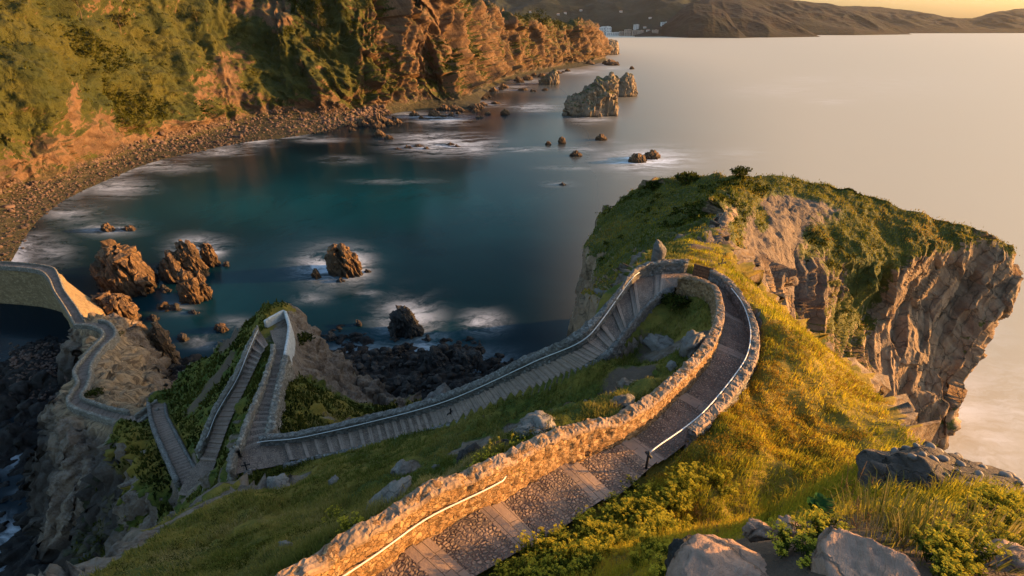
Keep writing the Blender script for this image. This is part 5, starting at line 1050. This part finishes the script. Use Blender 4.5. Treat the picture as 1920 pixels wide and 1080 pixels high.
def grassfield(name,label,n,r0,r1,h,w,seed,cond,m,lean=.55,tb=0):
    V=sample(n,r0,r1,-70,62); V=V[cond(V)]; V=V[visible(V)]
    dd=np.hypot(V[:,0],V[:,1]); V=V[(dd>5)|(r.random(len(V))<.45)]
    for q in NEAR: V=V[np.hypot(V[:,0]-q[0],V[:,1]-q[1])>q[2]]
    clump=fbm(V*np.array([.8,.8,0]),3,seed); c2=fbm(V*np.array([3.,3.,0]),2,seed+1)
    d=np.hypot(V[:,0],V[:,1]); hh=h*(1+.6*clump+.5*c2)*r.uniform(.55,1.35,len(V)); hh=np.clip(hh,h*.25,h*2.2)
    ww=w*r.uniform(.7,1.4,len(V))*np.maximum(.45,d/10); hh=hh*np.clip(d/7,.45,1)
    tint=np.clip(.5+.45*fbm(V*np.array([.25,.25,0]),3,seed+2)+r.normal(0,.16,len(V))+tb,0,1); V[:,2]-=.03
    return blades(name,label,V,hh,ww,lean,m,tint,seed)
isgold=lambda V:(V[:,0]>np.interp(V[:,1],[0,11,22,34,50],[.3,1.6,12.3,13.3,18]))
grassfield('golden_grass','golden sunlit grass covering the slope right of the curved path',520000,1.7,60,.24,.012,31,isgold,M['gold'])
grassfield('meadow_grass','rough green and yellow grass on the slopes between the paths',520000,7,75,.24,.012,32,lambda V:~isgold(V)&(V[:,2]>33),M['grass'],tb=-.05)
grassfield('spur_grass','dark green grass and scrub on the spur and lower slopes',160000,35,100,.4,.03,33,lambda V:(V[:,2]<46)&(V[:,1]>22),M['shrub'],tb=.1)
def clumps(name,label,pts,size,m,seed,nl=12,flat=.7,lw=.34,nrm=None,cat='shrubs'):
    size=np.minimum(size,np.median(size)*2.0); lw_max=.035 if lw<.2 else 9
    r=np.random.default_rng(seed); n=len(pts); th=r.uniform(0,2*np.pi,(n,nl)); ph=np.arccos(r.uniform(-.15,1,(n,nl))); rad=size[:,None]*r.uniform(.55,1,(n,nl))
    o=np.stack([np.sin(ph)*np.cos(th),np.sin(ph)*np.sin(th),np.cos(ph)*flat],-1)*rad[...,None]; c=pts[:,None]+o
    A_=r.normal(size=(n,nl,3)); A_/=np.linalg.norm(A_,axis=-1,keepdims=True); B_=np.cross(A_,r.normal(size=(n,nl,3))); B_/=np.linalg.norm(B_,axis=-1,keepdims=True)
    s=np.minimum(size[:,None]*lw*r.uniform(.6,1.3,(n,nl)),lw_max)[...,None]
    V=np.stack([c-A_*s,c+B_*s*.6,c+A_*s,c-B_*s*.6],2); Q=np.arange(n*nl)[:,None]*4+np.array([[0,1,2,3]])
    ti=np.clip(.5+.5*fbm(pts*.02,3,seed)[:,None]+r.normal(0,.2,(n,nl)),0,1)
    ob=mesh_np(name,V.reshape(-1,3),Q,m,smooth=False,attrs=dict(tint=np.repeat(ti.ravel(),4))); tag(ob,label,cat,None,'stuff'); return ob
# scrub on the mainland slopes
def mesh_pts(G,N,w,n,seed):
    r=np.random.default_rng(seed); a=np.linalg.norm(np.cross(np.gradient(G,axis=0),np.gradient(G,axis=1)),axis=-1)*w; f=a.ravel()/a.sum(); k=r.choice(len(f),n,p=f)
    p=G.reshape(-1,3)[k]; nn=N.reshape(-1,3)[k]; return p+np.cross(nn,r.normal(size=p.shape))*.4,nn
px,py,_=proj(CL); vis=(px>-60)&(px<1200)&(py>-40)&((CLN*(np.array([0,0,H])-CL)).sum(-1)>0)
dist=np.hypot(CL[...,0],CL[...,1])
w=vis*np.clip((CLG-.5)*3,0,1)*sm(2.3,2.8,CLV)*dist**-1.6*(.06+sm(.0,.45,fbm(CL*.022,4,411)))
p,nn=mesh_pts(CL,CLN,w,9000,41); d=np.hypot(p[:,0],p[:,1]); clumps('cliff_scrub','dark green gorse and heath covering the mainland slopes',p+nn*.2,np.exp(r.normal(-.15,.5,len(p)))*.85*np.clip(d/350,.8,2.2),M['gorse'],42,12,.8)
px,py,_=proj(HEAD); vis=((HEADN*(np.array([0,0,H])-HEAD)).sum(-1)>0)&(py>0)
w=vis*np.clip((HEADG-.5)*3,0,1)*sm(.30,.5,HEADN[...,2])
p,nn=mesh_pts(HEAD,HEADN,w,42000,43); 
lit=(p[:,0]>30); 
blades('headland_grass','grass and low plants on top of the headland',p-nn*.03,r.uniform(.15,.45,len(p)),np.full(len(p),.11),.7,M['headgrass'],np.clip(.45+.4*fbm(p*.12,3,415)+r.normal(0,.15,len(p)),0,1),44)
w=vis*np.clip((HEADG-.5)*3,0,1)*sm(.72,.85,HEADN[...,2])*sm(.1,.45,fbm(HEAD*.10,3,417))
p,nn=mesh_pts(HEAD,HEADN,w,1000,45); clumps('headland_scrub','low dark bushes dotted over the headland top',p+nn*.05,np.exp(r.normal(-1.0,.35,len(p))),M['gorse'],46,14,.6)
V=sample(60000,9,50,-20,60); V=V[isgold(V)&(np.hypot(V[:,0],V[:,1])>9.5)]; V=V[visible(V)]; k=fbm(V*np.array([.35,.35,0]),3,433)+.35*fbm(V*np.array([1.2,1.2,0]),2,435); V=V[k>.12][:2600]
clumps('heath_clumps','orange brown heath and dry weeds among the golden grass',V,np.exp(r.normal(-1.5,.35,len(V))),M['heath'],47,26,.8,.16)
V=sample(60000,8,60,-70,30); V=V[~isgold(V)&(V[:,2]>40)]; V=V[visible(V)]; k=fbm(V*np.array([.3,.3,0]),3,443)+.3*fbm(V*np.array([1.1,1.1,0]),2,445); V=V[k>.28][:1800]
clumps('meadow_weeds','dark green weeds and ferns scattered in the meadow grass',V,np.exp(r.normal(-1.45,.35,len(V))),M['gorse'],48,24,.7,.17)
# ---------------------------------------------------------------- single trees and bushes
def tree(name,label,c,hgt,crown_w,m,seed,cat='tree',flat=.45,base=.45,n=420,group=None,lean=.1,layers=5):
    q=np.random.default_rng(seed); t=empty(name,tuple(c)); tag(t,label,cat,group)
    mb=MB(); tip=np.array([lean*hgt,0,hgt*.92]); zs=np.linspace(0,1,8)[:,None]; mb.tube(np.array([0,0,-.3])*(1-zs)+tip*zs+np.sin(zs*5)*np.array([.02*hgt,.02*hgt,0]),hgt*.028,7,hgt*.008)
    cs_=[]
    for k in range(layers):
        f=base+(1-base)*(k+.3)/layers; 
        for j in range(3):
            a=q.uniform(0,6.28); R_=crown_w*.5*(1-.45*abs(f-.7)/.5)*q.uniform(.45,1.); e=tip*f+np.array([math.cos(a)*R_,math.sin(a)*R_,hgt*.05]); s0=tip*(f-.08); mb.tube([s0,(s0+e)/2+np.array([0,0,hgt*.01]),e],hgt*.010,5,hgt*.003); cs_.append((e,crown_w*q.uniform(.14,.22)))
    cs_.append((tip,crown_w*.2))
    mb.build('trunk',M['bark'],t)
    V=[];T_=[]
    for e,s in cs_:
        for _ in range(n//len(cs_)):
            o=q.normal(size=3); o/=np.linalg.norm(o); o*=s*q.uniform(.5,1)*np.array([1,1,flat+.25]); a=q.normal(size=3); a/=np.linalg.norm(a); b=np.cross(a,q.normal(size=3)); b/=np.linalg.norm(b); l=crown_w*.05*q.uniform(.6,1.4); c_=e+o; V+= [c_-a*l,c_+b*l*.5,c_+a*l,c_-b*l*.5]; T_.append(q.uniform())
    V=np.array(V); mesh_np('crown',V,np.arange(len(V)).reshape(-1,4),m,t,smooth=False,attrs=dict(tint=np.repeat(T_,4)))
def cliff_hit(px_,py_):
    x,y,_=proj(CL); f=((CLN*(np.array([0,0,H])-CL)).sum(-1)>0); dd=np.where(f,(x-px_)**2+(y-py_)**2,1e12); k=np.argmin(dd); return CL.reshape(-1,3)[k]
for (x,y,h,cw,lab,flat) in [(226,64,13,15,'flat topped pale pine standing alone on the green slope',.35),(152,38,13,8,'thin leaning pine near the top left of the slope',.6),(598,38,12,9,'tall pale pine in the dark gully, highest of the gully trees',.7),(606,58,9,7,'small pine just below the tallest gully tree',.7),(598,98,10,13,'broad rounded tree low in the dark gully',.6),(566,80,8,6,'slim tree left of the broad gully tree',.8),(368,42,7,7,'small dark tree high on the green slope, centre',.7),(690,30,10,9,'dark tree at the top edge of the ribbed cliffs',.7)]:
    c=cliff_hit(x,y); s=np.hypot(c[0],c[1])/480; tree('pine_tree',lab,c,h*s,cw*s,M['pine'],int(x+y),flat=flat)
for (x,y,h,cw,lab) in [(1003,43,9,16,'rounded tree on the flat top of the far cliffs'),(1018,46,6,12,'low bush right of the rounded tree on the far cliffs'),(968,42,6,10,'bush on the cliff top beside the white house'),(1038,49,5,12,'low dark bush near the end of the flat cliff top')]:
    c=cliff_hit(x,y); s=2.2; tree('clifftop_tree',lab,c-np.array([0,0,1]),h*s,cw*s,M['shrub'],int(x*3+y),flat=.8,base=.2,n=260)
# bushes along the headland skyline
def head_hit(px_,py_):
    x,y,_=proj(HEAD); f=((HEADN*(np.array([0,0,H])-HEAD)).sum(-1)>0); dd=np.where(f,(x-px_)**2+(y-py_)**2,1e12); return HEAD.reshape(-1,3)[np.argmin(dd)]
def bush(name,label,c,w,h,m,seed,cat='bush',n=700,lw=.07,group=None,stems=True):
    q=np.random.default_rng(seed); t=empty(name,tuple(c)); tag(t,label,cat,group); 
    ce=[(np.array([q.uniform(-.35,.35)*w,q.uniform(-.35,.35)*w,h*q.uniform(.3,.65)]),w*q.uniform(.2,.36)) for _ in range(9)]
    V=[];T_=[]
    for _ in range(n):
        e,s=ce[q.integers(9)]; o=q.normal(size=3); o/=np.linalg.norm(o); o*=s*q.uniform(.6,1)*np.array([1,1,h/w]); a=q.normal(size=3)+np.array([0,0,.6]); a/=np.linalg.norm(a); b=np.cross(a,q.normal(size=3)); b/=np.linalg.norm(b); l=w*lw*q.uniform(.6,1.4); c_=e+o; V+=[c_-a*l,c_+b*l*.45,c_+a*l,c_-b*l*.45]; T_.append(q.uniform())
    V=np.array(V); mesh_np('foliage',V,np.arange(len(V)).reshape(-1,4),m,t,smooth=False,attrs=dict(tint=np.repeat(T_,4)))
    mb=MB()
    for e,s in ce: mb.tube([np.array([0,0,-.1]),e*np.array([.5,.5,.5]),e],w*.02,5,w*.006)
    mb.build('stem',M['bark'],t)
bush('bush','dark bush standing on the skyline at the top of the headland',head_hit(1392,330),3.6,1.6,M['shrub'],61,n=500)
bush('bush','rounded dark green bush at the left end of the headland skyline',head_hit(1290,342),5.5,2.0,M['shrub'],62,n=600)
bush('bush','low green bush left of the rounded one on the headland skyline',head_hit(1225,352),4.5,1.4,M['shrub'],63,n=500)
bush('bush','dark bush beside the upright standing stone',P(1262,500,55),3.2,1.3,M['shrub'],64,n=500)
bush('bush','green bush on the inside of the bend under the grey wall',on_ground(1268,575),2.0,.8,M['shrub'],65,n=500)
bush('bush','green bush between the islet path and the slab',P(177,745,18.2),2.6,1.6,M['shrub'],66,n=420)
bush('bush','small bush at the near edge of the slab rock',P(222,632,14),2.2,1.3,M['shrub'],67,n=300)
bush('bush','green scrub patch at the top right of the spur',on_ground(563,640),3.4,1.0,M['shrub'],68,n=400)
# ---------------------------------------------------------------- plants on the near bank
def samphire(label,group,seed,w,h,nst,m_leaf,m_fl,flower=.8):
    """bushy umbel plant: branching stems, fleshy split leaves, flat flower heads"""
    q=np.random.default_rng(seed); t=empty('samphire_plant'); tag(t,label,'plant',group)
    mb=MB(); V=[];T_=[];F_=[];FT=[]
    for k in range(nst):
        a=q.uniform(0,6.28); R_=w*.5*math.sqrt(q.uniform(.02,1)); hh=h*q.uniform(.6,1.1)*(1-.35*(R_/(w*.5))**2); e=np.array([math.cos(a)*R_,math.sin(a)*R_,hh]); b0=e*np.array([.35,.35,0]); mid=(b0+e)/2+np.array([0,0,hh*.1])
        mb.tube([b0-np.array([0,0,.05]),mid,e],.006,4,.003)
        for j in range(15):
            f=q.uniform(.12,.95); p=(b0*(1-f)**2+2*mid*f*(1-f)+e*f*f); 
            for s_ in range(3):
                d=q.normal(size=3)+np.array([0,0,.55]); d/=np.linalg.norm(d); b=np.cross(d,q.normal(size=3)); b/=np.linalg.norm(b); l=q.uniform(.028,.06); wd=l*.2; c_=p+q.normal(size=3)*.012
                V+=[c_,c_+d*l*.5+b*wd,c_+d*l,c_+d*l*.5-b*wd]; T_.append(np.clip(f*.7+q.normal(0,.2),0,1))
        if q.uniform()<flower:
            for u in range(3):
                c0=e+np.array([q.normal(0,.03),q.normal(0,.03),q.uniform(0,.03)]); R2=q.uniform(.022,.036)
                for g in range(16):
                    a2=q.uniform(0,6.28); rr2=R2*math.sqrt(q.uniform()); c_=c0+np.array([math.cos(a2)*rr2,math.sin(a2)*rr2,.012*(1-(rr2/R2)**2)]); n_=np.array([q.normal(0,.4),q.normal(0,.4),1]); n_/=np.linalg.norm(n_); x_=np.cross(n_,[1,.3,0]); x_/=np.linalg.norm(x_); y_=np.cross(n_,x_); l=.0085
                    F_+=[c_-x_*l,c_-y_*l,c_+x_*l,c_+y_*l]; FT.append(q.uniform())
    mb.build('stem',M['stem'],t); V=np.array(V); mesh_np('foliage',V,np.arange(len(V)).reshape(-1,4),m_leaf,t,smooth=False,attrs=dict(tint=np.repeat(T_,4)))
    if F_: F_=np.array(F_); mesh_np('blossom',F_,np.arange(len(F_)).reshape(-1,4),m_fl,t,smooth=False,attrs=dict(tint=np.repeat(FT,4)))
    return t
def copy_tree(o):
    c=o.copy(); COL.objects.link(c)
    for ch in o.children:
        d=ch.copy(); COL.objects.link(d); d.parent=c
    return c
leafg=leaf_mat('samphire_leaf',(.085,.105,.013),(.27,.25,.028),(.34,.27,.04),.4)
leafd=leaf_mat('dark_samphire_leaf',(.035,.055,.010),(.12,.13,.02),None,.3)
L1=('yellow green flowering samphire on the bank right of the cobbled path','flowering plants on the near bank')
pro=[samphire(*L1,200+k,.75,.42,30,leafg if k!=2 else leafd,M['umbel'],[.8,.9,.5,.7][k]) for k in range(4)]
bpy.context.view_layer.update()
rp=random.Random(31); spots=[]
for line,n,j in [([(965,1075),(1010,1040),(1060,1000),(1110,965),(1160,935),(1210,905)],34,22),([(1060,1060),(1150,1010),(1230,950),(1290,915),(1360,905)],26,26),([(1180,1060),(1220,1020),(1260,990)],10,20),([(1000,1085),(1100,1075)],8,12)]:
    for k in range(n):
        f=rp.random()*(len(line)-1); i=int(f); x=line[i][0]+(line[i+1][0]-line[i][0])*(f-i); y=line[i][1]+(line[i+1][1]-line[i][1])*(f-i); spots.append((x+rp.uniform(-j,j),y+rp.uniform(-j,j)))
k=0
for x,y in spots:
    c=on_ground(x,y+8,2.0,40)
    if gattr(CV,c[0:1],c[1:2])[0]<.12: continue
    o=pro[k] if k<4 else copy_tree(pro[rp.randrange(4)]); s=rp.uniform(.8,1.35)*(1.25 if c[1]>8 else .8); o.location=c; o.scale=(s,s,s*rp.uniform(.8,1.15)); o.rotation_euler=(0,0,rp.uniform(0,6.3)); k+=1
# seed heads standing up round the pebbly rock
L2=('flat topped yellow green umbel plant round the pebbly rock at the right','umbel plants by the pebbly rock')
pr2=[samphire(*L2,300+k,.42,.34,13,leafd,M['umbel'],1.0) for k in range(2)]
k=0
for x,y in [(1700,985),(1745,1000),(1790,1010),(1830,990),(1850,940),(1880,965),(1760,1045),(1780,1060),(1810,1050),(1905,1000),(1870,1030),(1735,955),(1900,930),(1820,900),(1860,905)]:
    c=on_ground(x,y+12,1.6,12); o=pr2[k] if k<2 else copy_tree(pr2[k%2]); s=rp.uniform(.55,.8)*np.clip(c[1]/3,.8,1.5); o.location=c; o.scale=(s,)*3; o.rotation_euler=(0,0,rp.uniform(0,6.3)); k+=1
for x,y in [(1480,1030),(1515,1045),(1545,1015),(1500,1000),(1450,985),(1560,985),(1755,1075),(1260,1040),(1250,1070)]:
    c=on_ground(x,y+6,1.6,12); o=copy_tree(pr2[k%2]); k+=1; s=rp.uniform(.38,.6)*np.clip(c[1]/3,.75,1.5); o.location=c; o.scale=(s*1.3,s*1.3,s*.8); o.rotation_euler=(0,0,rp.uniform(0,6.3)); o['label']='low yellow green leafy plant tucked between the front rocks'; o['group']='low plants between the front rocks'
# yellow flower clumps by the wall
for x,y,w_,lab in [(625,975,1.3,'yellow flowering clump hugging the wall top at the bottom, left of the rail'),(950,862,2.0,'bright yellow flowering clump behind the orange wall'),(660,1000,.9,'low green plant right beside the yellow clump at the wall'),(905,880,1.0,'small yellow flowering plant left of the bright clump')]:
    t=samphire(lab,None,int(x),w_,.5,46,leafg,M['umbel'],1.0); t.location=on_ground(x,y)
# grass tussocks with long blades in the right foreground
def tussock(label,c,n,h,spread,seed,m,w=.007):
    q=np.random.default_rng(seed); t=empty('grass_tussock',tuple(c)); tag(t,label,'grass tuft')
    a=q.uniform(0,6.28,n); rr_=spread*np.sqrt(q.uniform(0,1,n)); pts=np.stack([np.cos(a)*rr_,np.sin(a)*rr_,-.05+0*a],1)
    hh=h*q.uniform(.45,1.15,n); blades('blade',None,pts,hh,np.full(n,w)*q.uniform(.7,1.5,n),.75,m,np.clip(q.normal(.5,.25,n),0,1),seed,parent=t,curl=1.0)
    st=q.integers(0,n,max(6,n//60)); mb=MB()
    for i in st[:9]:
        mb=MB()
        d=np.array([q.normal(0,.15),q.normal(0,.15),1])*h*q.uniform(.9,1.4); p=pts[i]; mb.tube([p,p+d*.5+np.array([.02,0,0]),p+d+np.array([q.normal(0,.05),q.normal(0,.05),0])],.0022,4,.0016); 
        for g in range(7): e=p+d*(1-.03*g)+q.normal(size=3)*.005; mb.tube([e,e+np.array([q.normal(0,.012),q.normal(0,.012),.022])],.0026,4,.0008)
        mb.build('seed_stalk',M['straw'],t)

for x,y,n,h,sp,lab in [(1690,1000,900,.34,.30,'long bright green grass tussock in front of the pebbly rock'),(1790,1030,600,.26,.26,'grass tussock near the bottom right corner'),(1450,945,500,.28,.24,'dry grass tussock left of the leafy plant'),(1360,960,500,.30,.3,'grass tussock left of the small grey rock'),(1560,870,500,.36,.3,'tall dry tussock left of the pebbly rock'),(1870,1000,500,.22,.25,'low grass tussock at the right edge'),(1330,1010,500,.24,.25,'low tussock behind the lichen spotted rock')]:
    tussock(lab,on_ground(x,y+25,1.4,14),int(n*.7),h*.62,sp,int(x+y),M['grass'] if x>1500 else M['gold'],.005)
# leafy dock plant
c=on_ground(1535,975,1.5,12); t=empty('dock_plant',tuple(c)); tag(t,'broad leaved dark green dock plant left of the pebbly rock','plant'); q=np.random.default_rng(91)
for k in range(16):
    a=q.uniform(0,6.28); l=q.uniform(.13,.22); wd=l*.24; u=np.linspace(0,1,9)[:,None]; v_=np.linspace(-1,1,5)[None,:]; el=q.uniform(.5,1.2)
    along=u*l; G=np.stack([along*math.cos(el)*np.ones_like(v_)*(1+.0),wd*v_*np.sin(np.pi*np.clip(u*.92+.08,0,1))**.8,along*math.sin(el)-u**2*l*.35+np.abs(v_)*wd*.25+.03*q.uniform(.5,3)+ .008*np.sin(u*14+k)*np.abs(v_)],-1)
    ca,sa=math.cos(a),math.sin(a); G=np.stack([G[...,0]*ca-G[...,1]*sa,G[...,0]*sa+G[...,1]*ca,G[...,2]],-1); gmesh('leaf',G,M['dock'],t,attrs=dict(tint=np.full(G.shape[:2],q.uniform())))
# dry twiggy stalks
def twigs(label,c,n,h,spread,seed):
    q=np.random.default_rng(seed); t=empty('dry_plant',tuple(c)); tag(t,label,'plant'); mb=MB()
    for k in range(n):
        a=q.uniform(0,6.28); p=np.array([math.cos(a),math.sin(a),0])*spread*math.sqrt(q.uniform()); d=np.array([q.normal(0,.35),q.normal(0,.35),1])*h*q.uniform(.5,1.1); e=p+d; mb.tube([p-np.array([0,0,.04]),p+d*.5+q.normal(size=3)*.012,e],.0035,4,.0015)
        for j in range(5): f=q.uniform(.4,1); s=p+d*f; mb.tube([s,s+(d*.22+q.normal(size=3)*h*.12)*q.uniform(.4,1)],.0018,3,.001)
    mb.build('stalk',M['straw'],t)
for x,y,n,h,sp,lab in [(1235,985,60,.34,.35,'pale dry twiggy plant among the samphire'),(1300,945,40,.34,.3,'dry brown stalks above the twiggy plant'),(1400,945,40,.26,.25,'dry pale stalks right of the samphire bank'),(1570,860,30,.40,.25,'thin dry stalks in front of the pebbly rock top'),(1630,960,30,.30,.3,'brown seed stalks among the long grass'),(1330,985,40,.22,.25,'bleached dry twigs by the lichen rock')]:
    twigs(lab,on_ground(x,y+20,1.5,20),n,h,sp,int(x*y)%9999)
# ================================================================ the town across the bay
TX,TY,_=proj(TOWN)
def house(label,px_,py_,wd,ht,m,floors,bays,roof='flat',depth=.6,name='apartment_building',y=None):
    if y is None: c=P(px_,np.interp(px_,[1100,1225,1400],[66,68,69])+.3,0); c[2]=2
    elif y>4200: k=np.argmin((TX-px_)**2+(TY-py_)**2); c=TOWN.reshape(-1,3)[k].copy()
    else: c=PY(px_,py_,y)
    s=(c[1]*CP-(c[2]-H)*SP)/F; W_=wd*s; H_=ht*s; D_=W_*depth; t=empty(name,tuple(c),0); tag(t,label,'building')
    mb=MB(); mb.box((0,D_/2,H_/2-6),(W_,D_,H_+12)); mb.build('wall',m,t,False)
    mb=MB(); 
    if roof=='flat': mb.box((0,D_/2,H_+H_*.02),(W_*1.03,D_*1.03,H_*.05)); mb.box((W_*.15,D_/2,H_*1.07),(W_*.2,D_*.3,H_*.08))
    else:
        k=H_*.3; mb.add([(-W_*.53,-D_*.05,H_),(W_*.53,-D_*.05,H_),(W_*.53,D_*1.05,H_),(-W_*.53,D_*1.05,H_),(-W_*.45,D_/2,H_+k),(W_*.45,D_/2,H_+k)],[[0,1,5,4],[2,3,4,5],[3,2,1,0]],[[1,2,5],[3,0,4]])
    mb.build('roof',M['roof'] if roof!='flat' else m,t,False)
    for f in range(floors):
        for b in range(bays):
            mb=MB(); mb.box((-W_/2+W_*(b+.5)/bays,-.15,H_*(f+.5)/floors),(W_/bays*.55,.3,H_/floors*.5)); mb.build('window',M['glass'],t,False)
Fc,F2=M['facade'],M['facade2']
for a in [('long pale apartment block at the left end of the seafront',1108,63,20,12,Fc,5,7),('second pale apartment block on the seafront',1126,64,16,13,Fc,5,5),('tall narrow pale block beside the domed building',1141,64,9,13,Fc,5,3),('low long white building on the seafront',1153,64,30,5,Fc,2,9),('pale block behind the low white building',1136,57,14,8,Fc,3,4,'flat',.6,'apartment_building',4900),('brown apartment block in the middle of the town',1177,65,12,10,F2,4,4),('second brown block right of the middle',1190,65,9,9,F2,4,3),('third brown block on the seafront',1201,65,10,9,F2,4,4),('pale tower block set above the town',1194,54,9,8,Fc,4,3,'flat',.7,'apartment_building',4700),('grey block near the foot of the heath hill',1228,64,11,10,F2,4,4),('white building on the hill overlooking the sea',1247,52,15,9,Fc,3,5,'flat',.5,'white_building',3950),('brown block at the left edge of the town',1165,64,8,7,F2,3,3),('small gabled house behind the seafront',1216,60,6,4,Fc,2,2,'gable',.8,'house',4600)]: house(*a)
for k,(x,y,yy) in enumerate([(1052,18,6100),(1090,20,6000),(1163,23,5700),(1046,28,5600),(1060,27,5600),(1083,20,6000),(1210,54,4700),(1105,46,5100),(1068,43,5300),(1076,44,5250),(1028,25,5700),(1005,33,5600),(996,25,5900),(1220,36,5300)]):
    o=house(['white farmhouse high on the dark hill above the town, among scattered houses'][0],x,y,5,2.6,Fc,1,3,'gable',.8,'farmhouse',yy)
    
for o in list(COL.objects):
    if o.name.startswith('farmhouse'): o['group']='scattered farmhouses on the dark hill'
c=cliff_hit(968,45); 
house('white house on the green cliff top',968,44,7,3.5,Fc,2,3,'gable',.7,'house',float(c[1]+60)); house('long low house with an orange roof on the cliff top',990,52,18,3,F2,1,5,'gable',.5,'house',float(cliff_hit(990,53)[1]+10))
for o in list(COL.objects):
    if o.parent is None and o.get('category') in('wall',): o['kind']='thing'
# ================================================================ camera, sun, sky
cam=bpy.data.cameras.new('camera'); co=bpy.data.objects.new('camera',cam); COL.objects.link(co); co.location=(0,0,H)
co.rotation_euler=(math.pi/2-PITCH,0,0); cam.lens=18.0; cam.sensor_width=36.0; cam.clip_start=.1; cam.clip_end=40000
SC.camera=co
SUN_EL=math.radians(9.0); SUN_AZ=math.radians(83.0)   # azimuth measured from the view direction towards the right
sd=Vector((math.sin(SUN_AZ)*math.cos(SUN_EL),math.cos(SUN_AZ)*math.cos(SUN_EL),math.sin(SUN_EL)))
sl=bpy.data.lights.new('sun','SUN'); sl.energy=SUN_E; sl.angle=math.radians(.6); sl.color=(1,.50,.145)
so=bpy.data.objects.new('sun',sl); COL.objects.link(so); so.location=(60,20,140); so.rotation_euler=(-sd).to_track_quat('-Z','Y').to_euler()
w=bpy.data.worlds.new('World'); SC.world=w; w.use_nodes=True; wt=w.node_tree
bg=wt.nodes['Background']; sk=wt.nodes.new('ShaderNodeTexSky'); sk.sky_type='NISHITA'; sk.sun_disc=False
sk.sun_elevation=SUN_EL; sk.sun_rotation=SUN_AZ; sk.air_density=1.3; sk.dust_density=3.5; sk.ozone_density=3.0; sk.altitude=0
wt.links.new(sk.outputs[0],bg.inputs[0]); bg.inputs[1].default_value=SKY_E
SC.view_settings.view_transform='Standard'; SC.view_settings.look='None'; SC.view_settings.gamma=1; SC.view_settings.exposure=EXPO
SC.render.engine='CYCLES'; SC.cycles.use_denoising=True; SC.cycles.max_bounces=5; SC.cycles.diffuse_bounces=3; SC.cycles.volume_bounces=0; SC.cycles.transparent_max_bounces=6
SC.cycles.caustics_reflective=False; SC.cycles.caustics_refractive=False; SC.cycles.sample_clamp_indirect=8
# ================================================================ the air
t=NT('haze_air'); v=t.n('ShaderNodeVolumePrincipled'); v.inputs['Color'].default_value=(.92,.93,1,1); v.inputs['Density'].default_value=HAZE; v.inputs['Anisotropy'].default_value=.35; t.t.links.new(v.outputs[0],t.out.inputs['Volume'])
x0,x1,y0,y1,z0,z1=-9000,11500,-400,15500,-11,1200
hv=np.array([(x,y,z) for z in (z0,z1) for y in (y0,y1) for x in (x0,x1)],float)
hz=mesh_np('haze',hv,np.array([[0,2,3,1],[4,5,7,6],[0,1,5,4],[2,6,7,3],[0,4,6,2],[1,3,7,5]]),t.m,smooth=False); tag(hz,'thin evening haze over the sea','haze',kind='stuff')
